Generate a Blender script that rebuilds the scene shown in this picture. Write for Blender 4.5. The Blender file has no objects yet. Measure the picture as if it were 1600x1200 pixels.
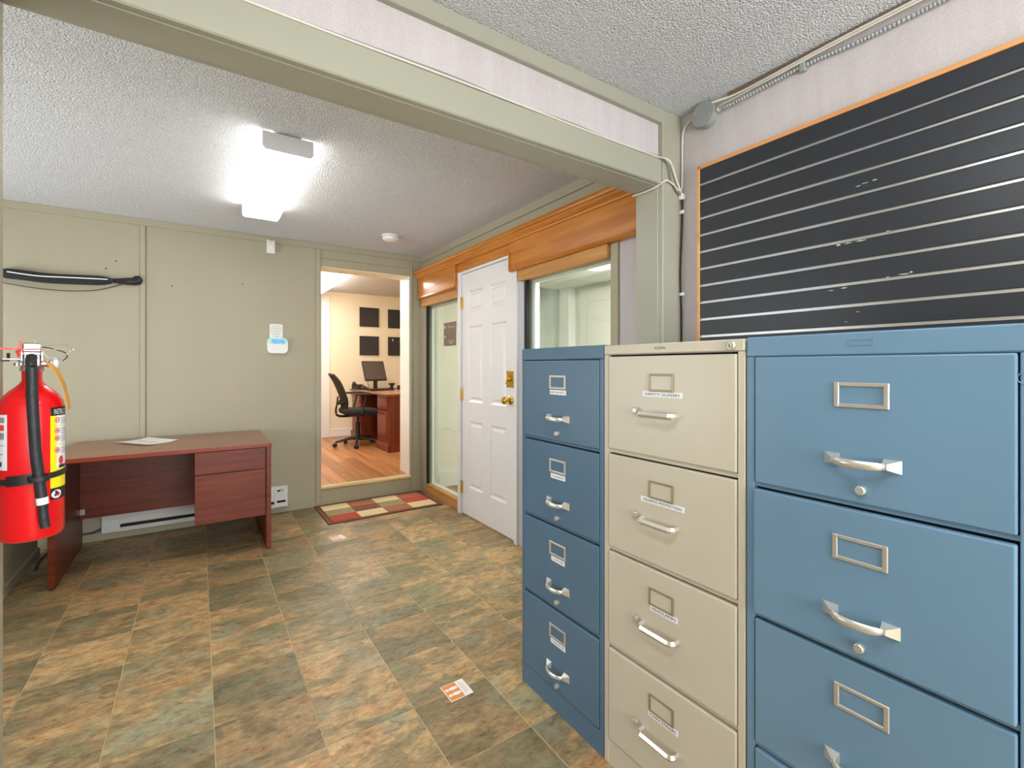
import bpy, bmesh, math, random
from mathutils import Vector, Matrix
random.seed(7)
PI = math.pi
SC = bpy.context.scene
COL = SC.collection

# ------------------------------------------------------------------ camera
cam_d = bpy.data.cameras.new('camera')
cam = bpy.data.objects.new('camera', cam_d)
COL.objects.link(cam)
cam.location = (0, 0, 1.25)
cam.rotation_euler = (PI/2, 0, -math.radians(33.9))
cam_d.sensor_width = 36
cam_d.lens = 729/1600*36
cam_d.shift_y = -27/1600
cam_d.clip_start = 0.02
SC.camera = cam
# ------------------------------------------------------------------ world + exposure
w = bpy.data.worlds.new('world'); SC.world = w
w.use_nodes = True
w.node_tree.nodes['Background'].inputs[0].default_value = (0.8, 0.85, 0.9, 1)
w.node_tree.nodes['Background'].inputs[1].default_value = 0.3
SC.view_settings.view_transform = 'Standard'
SC.view_settings.look = 'None'
SC.view_settings.exposure = 0.62
SC.view_settings.gamma = 1.0
SC.view_settings.use_curve_mapping = False
LAMP_FAR, LAMP_NEAR, LAMP_OFFICE, FILL_LOBBY = 6.0, 8.5, 10.5, 75.0
def area(name, loc, rot, sx, sy, power, col=(1, 1, 1)):
    l = bpy.data.lights.new(name, 'AREA'); l.shape = 'RECTANGLE'; l.size = sx; l.size_y = sy
    l.energy = power; l.color = col
    o = bpy.data.objects.new(name, l); COL.objects.link(o); o.location = loc; o.rotation_euler = rot
    return o
# cool fill light, added unseen in front of the back wall
area('added_fill_back', (0.75, -2.38, 1.45), (PI/2+0.3, 0, 0), 1.9, 1.6, 95, (0.92, 0.96, 1.0))
# second fill light, added out of view to lift the far ceiling and walls
area('added_fill_left', (-2.3, 2.9, 1.35), (0, -PI/2-0.35, 0), 1.6, 2.2, 62, (0.90, 0.95, 1.0))

# ------------------------------------------------------------------ materials
def srgb(r, g, b):
    f = lambda c: (c/255/12.92) if c/255 <= 0.04045 else ((c/255+0.055)/1.055)**2.4
    return (f(r), f(g), f(b), 1)
class NT:
    def __init__(s, name):
        s.m = bpy.data.materials.new(name); s.m.use_nodes = True
        s.t = s.m.node_tree; s.b = s.t.nodes['Principled BSDF']
    def n(s, typ, **kw):
        nd = s.t.nodes.new(typ)
        for k, v in kw.items(): setattr(nd, k, v)
        return nd
    def l(s, a, b): s.t.links.new(a, b)
def ramp(nt, stops):
    r = nt.n('ShaderNodeValToRGB')
    e = r.color_ramp.elements
    while len(e) < len(stops): e.new(0.5)
    for i, (p, c) in enumerate(stops):
        e[i].position = p; e[i].color = c
    return r
def pm(name, col, rough=0.5, metal=0.0, var=0.05, scale=4, bump=0.0, bscale=200, stretch=(1, 1, 1), spec=0.5, detail=4, coat=0.0):
    nt = NT(name); b = nt.b
    tc = nt.n('ShaderNodeTexCoord'); mp = nt.n('ShaderNodeMapping')
    mp.inputs['Scale'].default_value = stretch
    nt.l(tc.outputs['Object'], mp.inputs['Vector'])
    no = nt.n('ShaderNodeTexNoise'); no.inputs['Scale'].default_value = scale; no.inputs['Detail'].default_value = detail
    nt.l(mp.outputs[0], no.inputs['Vector'])
    c1 = tuple(min(1, c*(1-var)) for c in col[:3])+(1,); c2 = tuple(min(1, c*(1+var)) for c in col[:3])+(1,)
    r = ramp(nt, [(0.3, c1), (0.7, c2)])
    nt.l(no.outputs['Fac'], r.inputs[0]); nt.l(r.outputs[0], b.inputs['Base Color'])
    b.inputs['Roughness'].default_value = rough; b.inputs['Metallic'].default_value = metal
    b.inputs['Specular IOR Level'].default_value = spec
    if coat: b.inputs['Coat Weight'].default_value = coat
    if bump:
        n2 = nt.n('ShaderNodeTexNoise'); n2.inputs['Scale'].default_value = bscale; n2.inputs['Detail'].default_value = 3
        nt.l(mp.outputs[0], n2.inputs['Vector'])
        bp = nt.n('ShaderNodeBump'); bp.inputs['Strength'].default_value = bump; bp.inputs['Distance'].default_value = 0.01
        nt.l(n2.outputs['Fac'], bp.inputs['Height']); nt.l(bp.outputs[0], b.inputs['Normal'])
    return nt.m
def emis(name, col, strength):
    nt = NT(name)
    nt.b.inputs['Base Color'].default_value = col
    nt.b.inputs['Emission Color'].default_value = col
    nt.b.inputs['Emission Strength'].default_value = strength
    return nt.m
def popcorn(name, col):
    nt = NT(name)
    tc = nt.n('ShaderNodeTexCoord')
    v = nt.n('ShaderNodeTexVoronoi'); v.inputs['Scale'].default_value = 140
    n = nt.n('ShaderNodeTexNoise'); n.inputs['Scale'].default_value = 210; n.inputs['Detail'].default_value = 2
    nt.l(tc.outputs['Object'], v.inputs['Vector']); nt.l(tc.outputs['Object'], n.inputs['Vector'])
    m = nt.n('ShaderNodeMath', operation='SUBTRACT'); nt.l(n.outputs['Fac'], m.inputs[0]); nt.l(v.outputs['Distance'], m.inputs[1])
    bp = nt.n('ShaderNodeBump'); bp.inputs['Strength'].default_value = 1.0; bp.inputs['Distance'].default_value = 0.006
    nt.l(m.outputs[0], bp.inputs['Height']); nt.l(bp.outputs[0], nt.b.inputs['Normal'])
    c = col
    r = ramp(nt, [(0.35, tuple(x*0.78 for x in c[:3])+(1,)), (0.75, tuple(min(1, x*1.1) for x in c[:3])+(1,))])
    nt.l(n.outputs['Fac'], r.inputs[0]); nt.l(r.outputs[0], nt.b.inputs['Base Color'])
    nt.b.inputs['Roughness'].default_value = 0.9
    return nt.m
def tile_mat():
    nt = NT('slate_vinyl')
    tc = nt.n('ShaderNodeTexCoord'); oi = nt.n('ShaderNodeObjectInfo')
    ml = nt.n('ShaderNodeVectorMath', operation='SCALE'); ml.inputs['Scale'].default_value = 37.0
    cx = nt.n('ShaderNodeCombineXYZ')
    for i in range(3): nt.l(oi.outputs['Random'], cx.inputs[i])
    nt.l(cx.outputs[0], ml.inputs[0])
    ad = nt.n('ShaderNodeVectorMath', operation='ADD'); nt.l(tc.outputs['Object'], ad.inputs[0]); nt.l(ml.outputs[0], ad.inputs[1])
    mp = nt.n('ShaderNodeMapping'); mp.inputs['Rotation'].default_value = (0, 0, 0.3); mp.inputs['Scale'].default_value = (0.62, 1.3, 1)
    nt.l(ad.outputs[0], mp.inputs['Vector'])
    def noise(sc, det, rough, dist, vec):
        n = nt.n('ShaderNodeTexNoise'); n.inputs['Scale'].default_value = sc; n.inputs['Detail'].default_value = det
        n.inputs['Roughness'].default_value = rough; n.inputs['Distortion'].default_value = dist; nt.l(vec, n.inputs['Vector']); return n
    # broad cloudy colour
    n1 = noise(4.0, 9, 0.66, 0.35, mp.outputs[0])
    r1 = ramp(nt, [(0.28, srgb(106, 104, 80)), (0.40, srgb(132, 124, 86)), (0.47, srgb(146, 122, 80)), (0.55, srgb(186, 152, 98)), (0.62, srgb(172, 124, 66)), (0.74, srgb(222, 194, 134))])
    nt.l(n1.outputs['Fac'], r1.inputs[0])
    # grey-green clouds
    n3 = noise(5.5, 6, 0.6, 0.2, ad.outputs[0])
    r3 = ramp(nt, [(0.52, (0, 0, 0, 1)), (0.66, (1, 1, 1, 1))]); nt.l(n3.outputs['Fac'], r3.inputs[0])
    mg = nt.n('ShaderNodeMix', data_type='RGBA'); nt.l(r3.outputs[0], mg.inputs[0]); nt.l(r1.outputs[0], mg.inputs[6]); mg.inputs[7].default_value = srgb(148, 144, 112)
    # fine grit and cleft lines
    n2 = noise(30, 9, 0.8, 0.5, mp.outputs[0])
    r2 = ramp(nt, [(0.34, srgb(120, 106, 88)), (0.47, srgb(206, 200, 190)), (0.56, srgb(232, 230, 224)), (0.70, srgb(255, 255, 255))])
    nt.l(n2.outputs['Fac'], r2.inputs[0])
    mx = nt.n('ShaderNodeMix', data_type='RGBA', blend_type='MULTIPLY'); mx.inputs[0].default_value = 0.9
    nt.l(mg.outputs[2], mx.inputs[6]); nt.l(r2.outputs[0], mx.inputs[7])
    hs = nt.n('ShaderNodeHueSaturation')
    mr = nt.n('ShaderNodeMapRange'); mr.inputs['To Min'].default_value = 1.02; mr.inputs['To Max'].default_value = 1.55; hs.inputs['Saturation'].default_value = 0.9
    nt.l(oi.outputs['Random'], mr.inputs[0]); nt.l(mr.outputs[0], hs.inputs['Value'])
    nt.l(mx.outputs[2], hs.inputs['Color']); nt.l(hs.outputs[0], nt.b.inputs['Base Color'])
    nt.b.inputs['Roughness'].default_value = 0.42
    bp = nt.n('ShaderNodeBump'); bp.inputs['Strength'].default_value = 0.3; bp.inputs['Distance'].default_value = 0.004
    nt.l(n2.outputs['Fac'], bp.inputs['Height']); nt.l(bp.outputs[0], nt.b.inputs['Normal'])
    return nt.m
def wood(name, c1, c2, axis=1, rough=0.35, scale=22, rnd=False, coat=0.0):
    nt = NT(name)
    tc = nt.n('ShaderNodeTexCoord'); mp = nt.n('ShaderNodeMapping')
    s = [1.0, 1.0, 1.0]; s[axis] = 0.06
    mp.inputs['Scale'].default_value = s
    src = tc.outputs['Object']
    if rnd:
        oi = nt.n('ShaderNodeObjectInfo')
        ml = nt.n('ShaderNodeVectorMath', operation='ADD'); cx = nt.n('ShaderNodeCombineXYZ')
        mm = nt.n('ShaderNodeMath', operation='MULTIPLY'); mm.inputs[1].default_value = 29
        nt.l(oi.outputs['Random'], mm.inputs[0])
        for i in range(3): nt.l(mm.outputs[0], cx.inputs[i])
        nt.l(src, ml.inputs[0]); nt.l(cx.outputs[0], ml.inputs[1]); src = ml.outputs[0]
    nt.l(src, mp.inputs['Vector'])
    n1 = nt.n('ShaderNodeTexNoise'); n1.inputs['Scale'].default_value = scale; n1.inputs['Detail'].default_value = 6; n1.inputs['Distortion'].default_value = 0.6
    nt.l(mp.outputs[0], n1.inputs['Vector'])
    r = ramp(nt, [(0.3, c1), (0.7, c2)]); nt.l(n1.outputs['Fac'], r.inputs[0])
    out = r.outputs[0]
    if rnd:
        hs = nt.n('ShaderNodeHueSaturation'); mr = nt.n('ShaderNodeMapRange'); mr.inputs['To Min'].default_value = 0.78; mr.inputs['To Max'].default_value = 1.15
        nt.l(oi.outputs['Random'], mr.inputs[0]); nt.l(mr.outputs[0], hs.inputs['Value']); nt.l(out, hs.inputs['Color']); out = hs.outputs[0]
    nt.l(out, nt.b.inputs['Base Color']); nt.b.inputs['Roughness'].default_value = rough
    nt.b.inputs['Coat Weight'].default_value = coat
    bp = nt.n('ShaderNodeBump'); bp.inputs['Strength'].default_value = 0.08; bp.inputs['Distance'].default_value = 0.003
    nt.l(n1.outputs['Fac'], bp.inputs['Height']); nt.l(bp.outputs[0], nt.b.inputs['Normal'])
    return nt.m
def wallpaper(name):
    nt = NT(name)
    tc = nt.n('ShaderNodeTexCoord')
    wv = nt.n('ShaderNodeTexWave'); wv.bands_direction = 'DIAGONAL'; wv.inputs['Scale'].default_value = 48; wv.inputs['Distortion'].default_value = 6; wv.inputs['Detail'].default_value = 3
    wv.inputs['Detail Scale'].default_value = 3
    nt.l(tc.outputs['Object'], wv.inputs['Vector'])
    n1 = nt.n('ShaderNodeTexNoise'); n1.inputs['Scale'].default_value = 8; n1.inputs['Detail'].default_value = 4
    mp = nt.n('ShaderNodeMapping'); mp.inputs['Scale'].default_value = (3, 3, 0.25)
    nt.l(tc.outputs['Object'], mp.inputs['Vector']); nt.l(mp.outputs[0], n1.inputs['Vector'])
    r = ramp(nt, [(0.0, srgb(194, 186, 186)), (1.0, srgb(206, 199, 199))]); nt.l(wv.outputs['Fac'], r.inputs[0])
    r2 = ramp(nt, [(0.3, (0.93, 0.92, 0.92, 1)), (0.7, (1, 1, 1, 1))]); nt.l(n1.outputs['Fac'], r2.inputs[0])
    mx = nt.n('ShaderNodeMix', data_type='RGBA', blend_type='MULTIPLY'); mx.inputs[0].default_value = 1
    nt.l(r.outputs[0], mx.inputs[6]); nt.l(r2.outputs[0], mx.inputs[7]); nt.l(mx.outputs[2], nt.b.inputs['Base Color'])
    nt.b.inputs['Roughness'].default_value = 0.7
    return nt.m
def glass_mat():
    nt = NT('window_glass')
    nt.t.nodes.remove(nt.b)
    out = [n for n in nt.t.nodes if n.type == 'OUTPUT_MATERIAL'][0]
    tr = nt.n('ShaderNodeBsdfTransparent'); tr.inputs[0].default_value = (0.95, 0.98, 0.96, 1)
    gl = nt.n('ShaderNodeBsdfGlossy'); gl.inputs['Roughness'].default_value = 0.01
    fr = nt.n('ShaderNodeFresnel'); fr.inputs['IOR'].default_value = 1.5
    mx = nt.n('ShaderNodeMixShader')
    ge = nt.n('ShaderNodeNewGeometry'); iv = nt.n('ShaderNodeMath', operation='SUBTRACT'); iv.inputs[0].default_value = 1.0
    nt.l(ge.outputs['Backfacing'], iv.inputs[1])
    mu = nt.n('ShaderNodeMath', operation='MULTIPLY'); nt.l(iv.outputs[0], mu.inputs[0]); nt.l(fr.outputs[0], mu.inputs[1])
    m2 = nt.n('ShaderNodeMath', operation='MULTIPLY'); m2.use_clamp = True; m2.inputs[1].default_value = 2.0   # both surfaces of the pane
    nt.l(mu.outputs[0], m2.inputs[0]); nt.l(m2.outputs[0], mx.inputs[0]); nt.l(tr.outputs[0], mx.inputs[1]); nt.l(gl.outputs[0], mx.inputs[2]); nt.l(mx.outputs[0], out.inputs[0])
    return nt.m

M = {}
M['green'] = pm('sage_paint', srgb(170, 163, 139), 0.5, var=0.02, scale=2, bump=0.06, bscale=60, stretch=(3, 3, 0.4))
M['beam'] = pm('sage_gloss_paint', srgb(163, 162, 144), 0.38, var=0.02, scale=2, bump=0.04, bscale=50)
M['paper_wall'] = wallpaper('embossed_wallpaper')
M['popcorn'] = popcorn('popcorn_ceiling', srgb(232, 233, 236))
M['flat_ceiling'] = pm('office_ceiling', srgb(205, 203, 200), 0.8, var=0.02)
M['tile'] = tile_mat()
M['grout'] = pm('grout', srgb(205, 186, 142), 0.6, var=0.1, scale=20)
M['door_white'] = pm('white_door_paint', srgb(232, 231, 232), 0.35, var=0.01)
M['white'] = pm('white_paint', srgb(238, 236, 230), 0.4, var=0.01)
M['lobby'] = pm('lobby_wall', srgb(224, 230, 222), 0.5, var=0.02)
M['cream'] = pm('cream_wall', srgb(240, 224, 194), 0.6, var=0.015)
M['oak'] = wood('oak_varnish', srgb(176, 98, 20), srgb(208, 138, 48), 1, 0.28, 26, coat=0.3)
M['raw_wood'] = wood('raw_timber', srgb(172, 118, 56), srgb(212, 162, 96), 1, 0.65, 14)
M['yellow_trim'] = wood('honey_moulding', srgb(205, 140, 80), srgb(224, 164, 104), 1, 0.4, 20)
M['nosing'] = wood('pale_nosing', srgb(196, 166, 110), srgb(232, 208, 158), 0, 0.35, 20)
M['plank'] = wood('floor_plank', srgb(156, 98, 56), srgb(200, 142, 94), 1, 0.3, 16, rnd=True)
M['mahog'] = wood('mahogany_laminate', srgb(92, 30, 10), srgb(128, 50, 20), 0, 0.38, 34)
M['mahog_top'] = wood('mahogany_top', srgb(138, 92, 68), srgb(164, 116, 90), 0, 0.3, 34)
M['mahog_edge'] = pm('mahogany_edge', srgb(138, 50, 22), 0.35, var=0.08, scale=10)
M['cherry'] = wood('cherry_veneer', srgb(92, 34, 20), srgb(132, 60, 36), 2, 0.3, 24)
M['cherry_top'] = wood('cherry_top', srgb(150, 96, 66), srgb(182, 126, 92), 1, 0.25, 20)
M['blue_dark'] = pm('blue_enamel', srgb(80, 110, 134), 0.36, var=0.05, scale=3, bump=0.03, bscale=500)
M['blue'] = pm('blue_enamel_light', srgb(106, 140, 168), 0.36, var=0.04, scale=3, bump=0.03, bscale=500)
M['beige'] = pm('beige_enamel', srgb(198, 191, 173), 0.36, var=0.03, scale=3, bump=0.02, bscale=500)
M['void'] = pm('dark_gap', srgb(24, 26, 28), 0.8)
M['steel'] = pm('brushed_steel', srgb(196, 190, 180), 0.36, 0.6, var=0.05, scale=30)
M['bronze'] = pm('dull_nickel', srgb(150, 136, 112), 0.4, 0.5, var=0.05, scale=30)
M['handle'] = pm('satin_handle', srgb(224, 221, 214), 0.3, 0.75, var=0.02, scale=20)
M['alu'] = pm('aluminium', srgb(205, 204, 202), 0.3, 0.9, var=0.03, scale=10)
M['black_slat'] = pm('black_laminate', srgb(37, 41, 47), 0.34, var=0.12, scale=2.5, bump=0.04, bscale=400)
M['chip'] = pm('chipped_board', srgb(190, 186, 170), 0.8, var=0.25, scale=120)
M['black'] = pm('black_plastic', srgb(30, 30, 32), 0.45, var=0.1, scale=15)
M['rubber'] = pm('black_rubber', srgb(38, 40, 44), 0.5, var=0.08, scale=30, bump=0.2, bscale=150)
M['fabric'] = pm('black_fabric', srgb(44, 42, 42), 0.9, var=0.12, scale=60, bump=0.3, bscale=300)
M['signwall'] = pm('pale_grey_paint', srgb(190, 190, 196), 0.5, var=0.01)
M['foam'] = pm('charcoal_foam', srgb(58, 54, 52), 0.95, var=0.25, scale=90, bump=0.4, bscale=250)
M['red'] = pm('red_enamel', srgb(226, 8, 22), 0.22, var=0.03, scale=4, coat=0.4)
M['redp'] = pm('red_plastic', srgb(232, 66, 60), 0.45, var=0.05)
M['yellow'] = pm('yellow_label', srgb(250, 232, 10), 0.4, var=0.01)
M['print_black'] = pm('print_black', srgb(34, 28, 24), 0.5, var=0.02)
M['print_grey'] = pm('print_grey', srgb(150, 150, 150), 0.6, var=0.02)
M['print_red'] = pm('print_red', srgb(214, 60, 60), 0.5, var=0.02)
M['print_blue'] = pm('print_blue', srgb(40, 60, 110), 0.5, var=0.02)
M['label_white'] = pm('label_white', srgb(238, 240, 244), 0.4, var=0.01)
M['paper'] = pm('paper', srgb(240, 240, 236), 0.7, var=0.01)
M['tag'] = pm('orange_tag', srgb(226, 158, 44), 0.5, var=0.05)
M['tag_back'] = pm('tag_edge', srgb(222, 204, 158), 0.6, var=0.05)
M['brass'] = pm('polished_brass', srgb(214, 172, 64), 0.2, 0.75, var=0.03)
M['galv'] = pm('galvanised', srgb(158, 162, 160), 0.5, 0.25, var=0.06, scale=30)
M['cable_white'] = pm('white_cable', srgb(216, 210, 196), 0.5, var=0.02)
M['cable_grey'] = pm('grey_cable', srgb(134, 130, 126), 0.5, var=0.02)
M['cable_blue'] = pm('blue_cable', srgb(34, 56, 92), 0.5, var=0.02)
M['screen'] = pm('monitor_screen', srgb(92, 80, 72), 0.35, var=0.06, scale=2)
M['orange'] = pm('print_orange', srgb(232, 142, 70), 0.5, var=0.02)
M['signbrown'] = pm('sign_brown', srgb(112, 96, 84), 0.5, var=0.03)
M['signtan'] = pm('sign_tan', srgb(206, 166, 120), 0.5, var=0.03)
M['rug_border'] = pm('rug_border', srgb(104, 62, 40), 0.95, var=0.15, scale=60, bump=0.3, bscale=400)
M['rug_red'] = pm('rug_red', srgb(176, 70, 50), 0.95, var=0.12, scale=60, bump=0.3, bscale=400)
M['rug_cream'] = pm('rug_cream', srgb(220, 200, 152), 0.95, var=0.06, scale=60, bump=0.3, bscale=400)
M['rug_olive'] = pm('rug_olive', srgb(150, 138, 96), 0.95, var=0.12, scale=60, bump=0.3, bscale=400)
M['rug_rust'] = pm('rug_rust', srgb(166, 104, 76), 0.95, var=0.12, scale=60, bump=0.3, bscale=400)
M['rug_brown'] = pm('rug_brown', srgb(124, 80, 56), 0.95, var=0.12, scale=60, bump=0.3, bscale=400)
M['lit_blue'] = pm('blue_window', srgb(80, 160, 235), 0.2, var=0.25, scale=40)
M['lit_cyan'] = pm('cyan_rim', srgb(130, 225, 220), 0.25, var=0.05, scale=40)
M['socket_fac'] = pm('heater_enamel', srgb(226, 226, 222), 0.4, var=0.02)
M['glass'] = glass_mat()
M['clear'] = pm('clear_gauge', srgb(220, 224, 226), 0.1, 0.4, var=0.02)
M['lamp_far'] = emis('lamp_far', (1, 0.99, 0.955, 1), LAMP_FAR)
M['lamp_near'] = emis('lamp_near', (0.95, 0.975, 1, 1), LAMP_NEAR)
M['lamp_office'] = emis('lamp_office', (1, 0.96, 0.90, 1), LAMP_OFFICE)
M['fill_lobby'] = emis('fill_lobby', (1, 0.98, 0.93, 1), FILL_LOBBY)
M['lampgrey'] = pm('lamp_end_cap', srgb(236, 236, 240), 0.5, var=0.01)

# ------------------------------------------------------------------ mesh helpers
def BM(): return bmesh.new()
def box(bm, x0, x1, y0, y1, z0, z1, bev=0.0, seg=1):
    r = bmesh.ops.create_cube(bm, size=1.0)
    vs = r['verts']
    for v in vs:
        v.co = Vector(((x0+x1)/2+v.co.x*(x1-x0), (y0+y1)/2+v.co.y*(y1-y0), (z0+z1)/2+v.co.z*(z1-z0)))
    if bev > 0:
        bev = min(bev, 0.49*min(abs(x1-x0), abs(y1-y0), abs(z1-z0)))
        es = set()
        for v in vs: es.update(v.link_edges)
        bmesh.ops.bevel(bm, geom=list(es), offset=bev, segments=seg, affect='EDGES', profile=0.5)
    return bm
def prism(bm, poly, axis, a, b):
    """poly: list of 2D points; axis 'x': (y,z), 'y': (x,z), 'z': (x,y)"""
    def P(p, t):
        if axis == 'x': return (t, p[0], p[1])
        if axis == 'y': return (p[0], t, p[1])
        return (p[0], p[1], t)
    v0 = [bm.verts.new(P(p, a)) for p in poly]; v1 = [bm.verts.new(P(p, b)) for p in poly]
    n = len(poly); fs = []
    fs.append(bm.faces.new(v0)); fs.append(bm.faces.new(v1[::-1]))
    for i in range(n):
        fs.append(bm.faces.new((v0[i], v1[i], v1[(i+1) % n], v0[(i+1) % n])))
    bmesh.ops.recalc_face_normals(bm, faces=fs)
    return bm
def lathe(bm, prof, seg=24, origin=(0, 0, 0), axis='z'):
    rings = []
    for (r, z) in prof:
        ring = []
        for i in range(seg):
            a = 2*PI*i/seg
            x, y = r*math.cos(a), r*math.sin(a)
            p = {'z': (x, y, z), 'y': (x, z, y), 'x': (z, x, y)}[axis]
            ring.append(bm.verts.new((p[0]+origin[0], p[1]+origin[1], p[2]+origin[2])))
        rings.append(ring)
    fs = []
    for a, b in zip(rings[:-1], rings[1:]):
        for i in range(seg):
            f = bm.faces.new((a[i], a[(i+1) % seg], b[(i+1) % seg], b[i])); f.smooth = True; fs.append(f)
    fs.append(bm.faces.new(rings[0])); fs.append(bm.faces.new(rings[-1]))
    bmesh.ops.recalc_face_normals(bm, faces=fs)
    return bm
def smooth_path(pts, k=6):
    P = [Vector(p) for p in pts]
    if len(P) < 3: return P
    out = []
    Q = [P[0]*2-P[1]]+P+[P[-1]*2-P[-2]]
    for i in range(1, len(Q)-2):
        p0, p1, p2, p3 = Q[i-1:i+3]
        for j in range(k):
            t = j/k
            out.append(0.5*((2*p1)+(-p0+p2)*t+(2*p0-5*p1+4*p2-p3)*t*t+(-p0+3*p1-3*p2+p3)*t**3))
    out.append(P[-1])
    return out
def tube(bm, pts, r, seg=8, k=6, ell=None):
    path = smooth_path(pts, k) if k > 1 else [Vector(p) for p in pts]
    n = len(path); rings = []
    up = Vector((0, 0, 1))
    for i, p in enumerate(path):
        d = (path[min(i+1, n-1)]-path[max(i-1, 0)]).normalized()
        ref = up if abs(d.dot(up)) < 0.95 else Vector((0, 1, 0))
        s = d.cross(ref).normalized(); u = s.cross(d).normalized()
        rr = r(i/(n-1)) if callable(r) else r
        a1, a2 = (rr, rr) if ell is None else (rr*ell[0], rr*ell[1])
        ring = [bm.verts.new(p+s*math.cos(2*PI*j/seg)*a1+u*math.sin(2*PI*j/seg)*a2) for j in range(seg)]
        rings.append(ring)
    fs = []
    for a, b in zip(rings[:-1], rings[1:]):
        for j in range(seg):
            f = bm.faces.new((a[j], a[(j+1) % seg], b[(j+1) % seg], b[j])); f.smooth = True; fs.append(f)
    fs.append(bm.faces.new(rings[0])); fs.append(bm.faces.new(rings[-1]))
    bmesh.ops.recalc_face_normals(bm, faces=fs)
    return bm
ROOT = {}
def link(name, mesh, parent=None):
    o = bpy.data.objects.new(name, mesh); COL.objects.link(o)
    if parent is not None: o.parent = parent
    return o
def root_of(o):
    while o.parent is not None: o = o.parent
    return o
def build(name, bm, mat, parent=None, world=False):
    if world and parent is not None:
        bm.transform(ROOT[root_of(parent).name].inverted())
    me = bpy.data.meshes.new(name)
    bm.normal_update(); sm = any(f.smooth for f in bm.faces); bm.to_mesh(me); bm.free()
    if sm: me.set_sharp_from_angle(angle=math.radians(38))
    mats = mat if isinstance(mat, (list, tuple)) else [mat]
    for m in mats: me.materials.append(M[m] if isinstance(m, str) else m)
    return link(name, me, parent)
def empty(name, loc=(0, 0, 0), rz=0.0):
    o = bpy.data.objects.new(name, None); COL.objects.link(o)
    o.location = loc; o.rotation_euler = (0, 0, rz); o.empty_display_size = 0.05
    ROOT[o.name] = Matrix.Translation(loc) @ Matrix.Rotation(rz, 4, 'Z')
    return o
def tag(o, label=None, cat=None, group=None, kind=None):
    if label: o['label'] = label
    if cat: o['category'] = cat
    if group: o['group'] = group
    if kind: o['kind'] = kind
    return o
def thing(name, label, cat, loc=(0, 0, 0), rz=0.0, group=None):
    return tag(empty(name, loc, rz), label, cat, group)
def struct(name, bm, mat, label=None):
    o = build(name, bm, mat); ROOT[o.name] = Matrix.Identity(4)
    return tag(o, label, kind='structure')
def text(name, s, mat, parent, size, center=(0, 0), mapf=None, width=None, height=None, xs=1.0):
    """lettering, mapf maps (x, y) of the text plane to parent coordinates"""
    c = bpy.data.curves.new(name, 'FONT'); c.body = s; c.size = size; c.align_x = 'CENTER'; c.align_y = 'CENTER'
    c.resolution_u = 3
    o = bpy.data.objects.new('tmp', c); COL.objects.link(o)
    dg = bpy.context.evaluated_depsgraph_get(); dg.update()
    me = bpy.data.meshes.new_from_object(o.evaluated_get(dg))
    bpy.data.objects.remove(o); bpy.data.curves.remove(c)
    xsl = [v.co.x for v in me.vertices]; ysl = [v.co.y for v in me.vertices]
    w0 = max(xsl)-min(xsl); h0 = max(ysl)-min(ysl); mx = (max(xsl)+min(xsl))/2; my = (max(ysl)+min(ysl))/2
    kx = (width/w0) if width else xs
    ky = (height/h0) if height else 1.0
    for v in me.vertices:
        x = (v.co.x-mx)*kx+center[0]; y = (v.co.y-my)*ky+center[1]
        v.co = Vector(mapf(x, y))
    me.materials.clear(); me.materials.append(M[mat])
    me.name = name
    return link(name, me, parent)

# ================================================================== STRUCTURE
CF, CN = 2.355, 2.41          # far and near ceiling heights
XW = 1.87                     # right wall plane
YF = 4.44                     # far wall plane
# floor with tiles
fl = struct('floor', box(BM(), -2.6, 3.6, -2.6, 4.7, -0.06, -0.002), 'grout')
tile_mesh = None
X0, Y0, S, G = 0.045, 1.617, 0.305, 0.0014
def add_tile(xa, xb, ya, yb):
    global tile_mesh
    full = abs((xb-xa)-S) < 1e-4 and abs((yb-ya)-S) < 1e-4
    if full and tile_mesh:
        o = link('tile', tile_mesh, fl)
    else:
        w, h = (xb-xa)/2-G, (yb-ya)/2-G
        if w < 0.004 or h < 0.004: return
        bm = box(BM(), -w, w, -h, h, -0.0025, 0.0, 0.0012)
        o = build('tile', bm, 'tile', fl)
        if full: tile_mesh = o.data
    o.location = ((xa+xb)/2, (ya+yb)/2, 0)
def tiles(xa, xb, ya, yb):
    i0 = math.floor((xa-X0)/S); i1 = math.ceil((xb-X0)/S)
    j0 = math.floor((ya-Y0)/S); j1 = math.ceil((yb-Y0)/S)
    for i in range(i0, i1):
        for j in range(j0, j1):
            a, b = max(xa, X0+i*S), min(xb, X0+(i+1)*S)
            c, d = max(ya, Y0+j*S), min(yb, Y0+(j+1)*S)
            if b-a > 0.01 and d-c > 0.01: add_tile(a, b, c, d)
tiles(-1.785, XW, Y0-S, YF)
tiles(-0.37, XW, -0.52, Y0-S)
tiles(2.0, 3.4, 3.447, YF)
# ceilings
struct('ceiling', box(BM(), -2.6, 3.6, 1.48, 4.5, CF, CF+0.06), 'popcorn')
struct('ceiling', box(BM(), -0.6, 2.0, -2.6, 1.48, CN, CN+0.06), 'popcorn')
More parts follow.
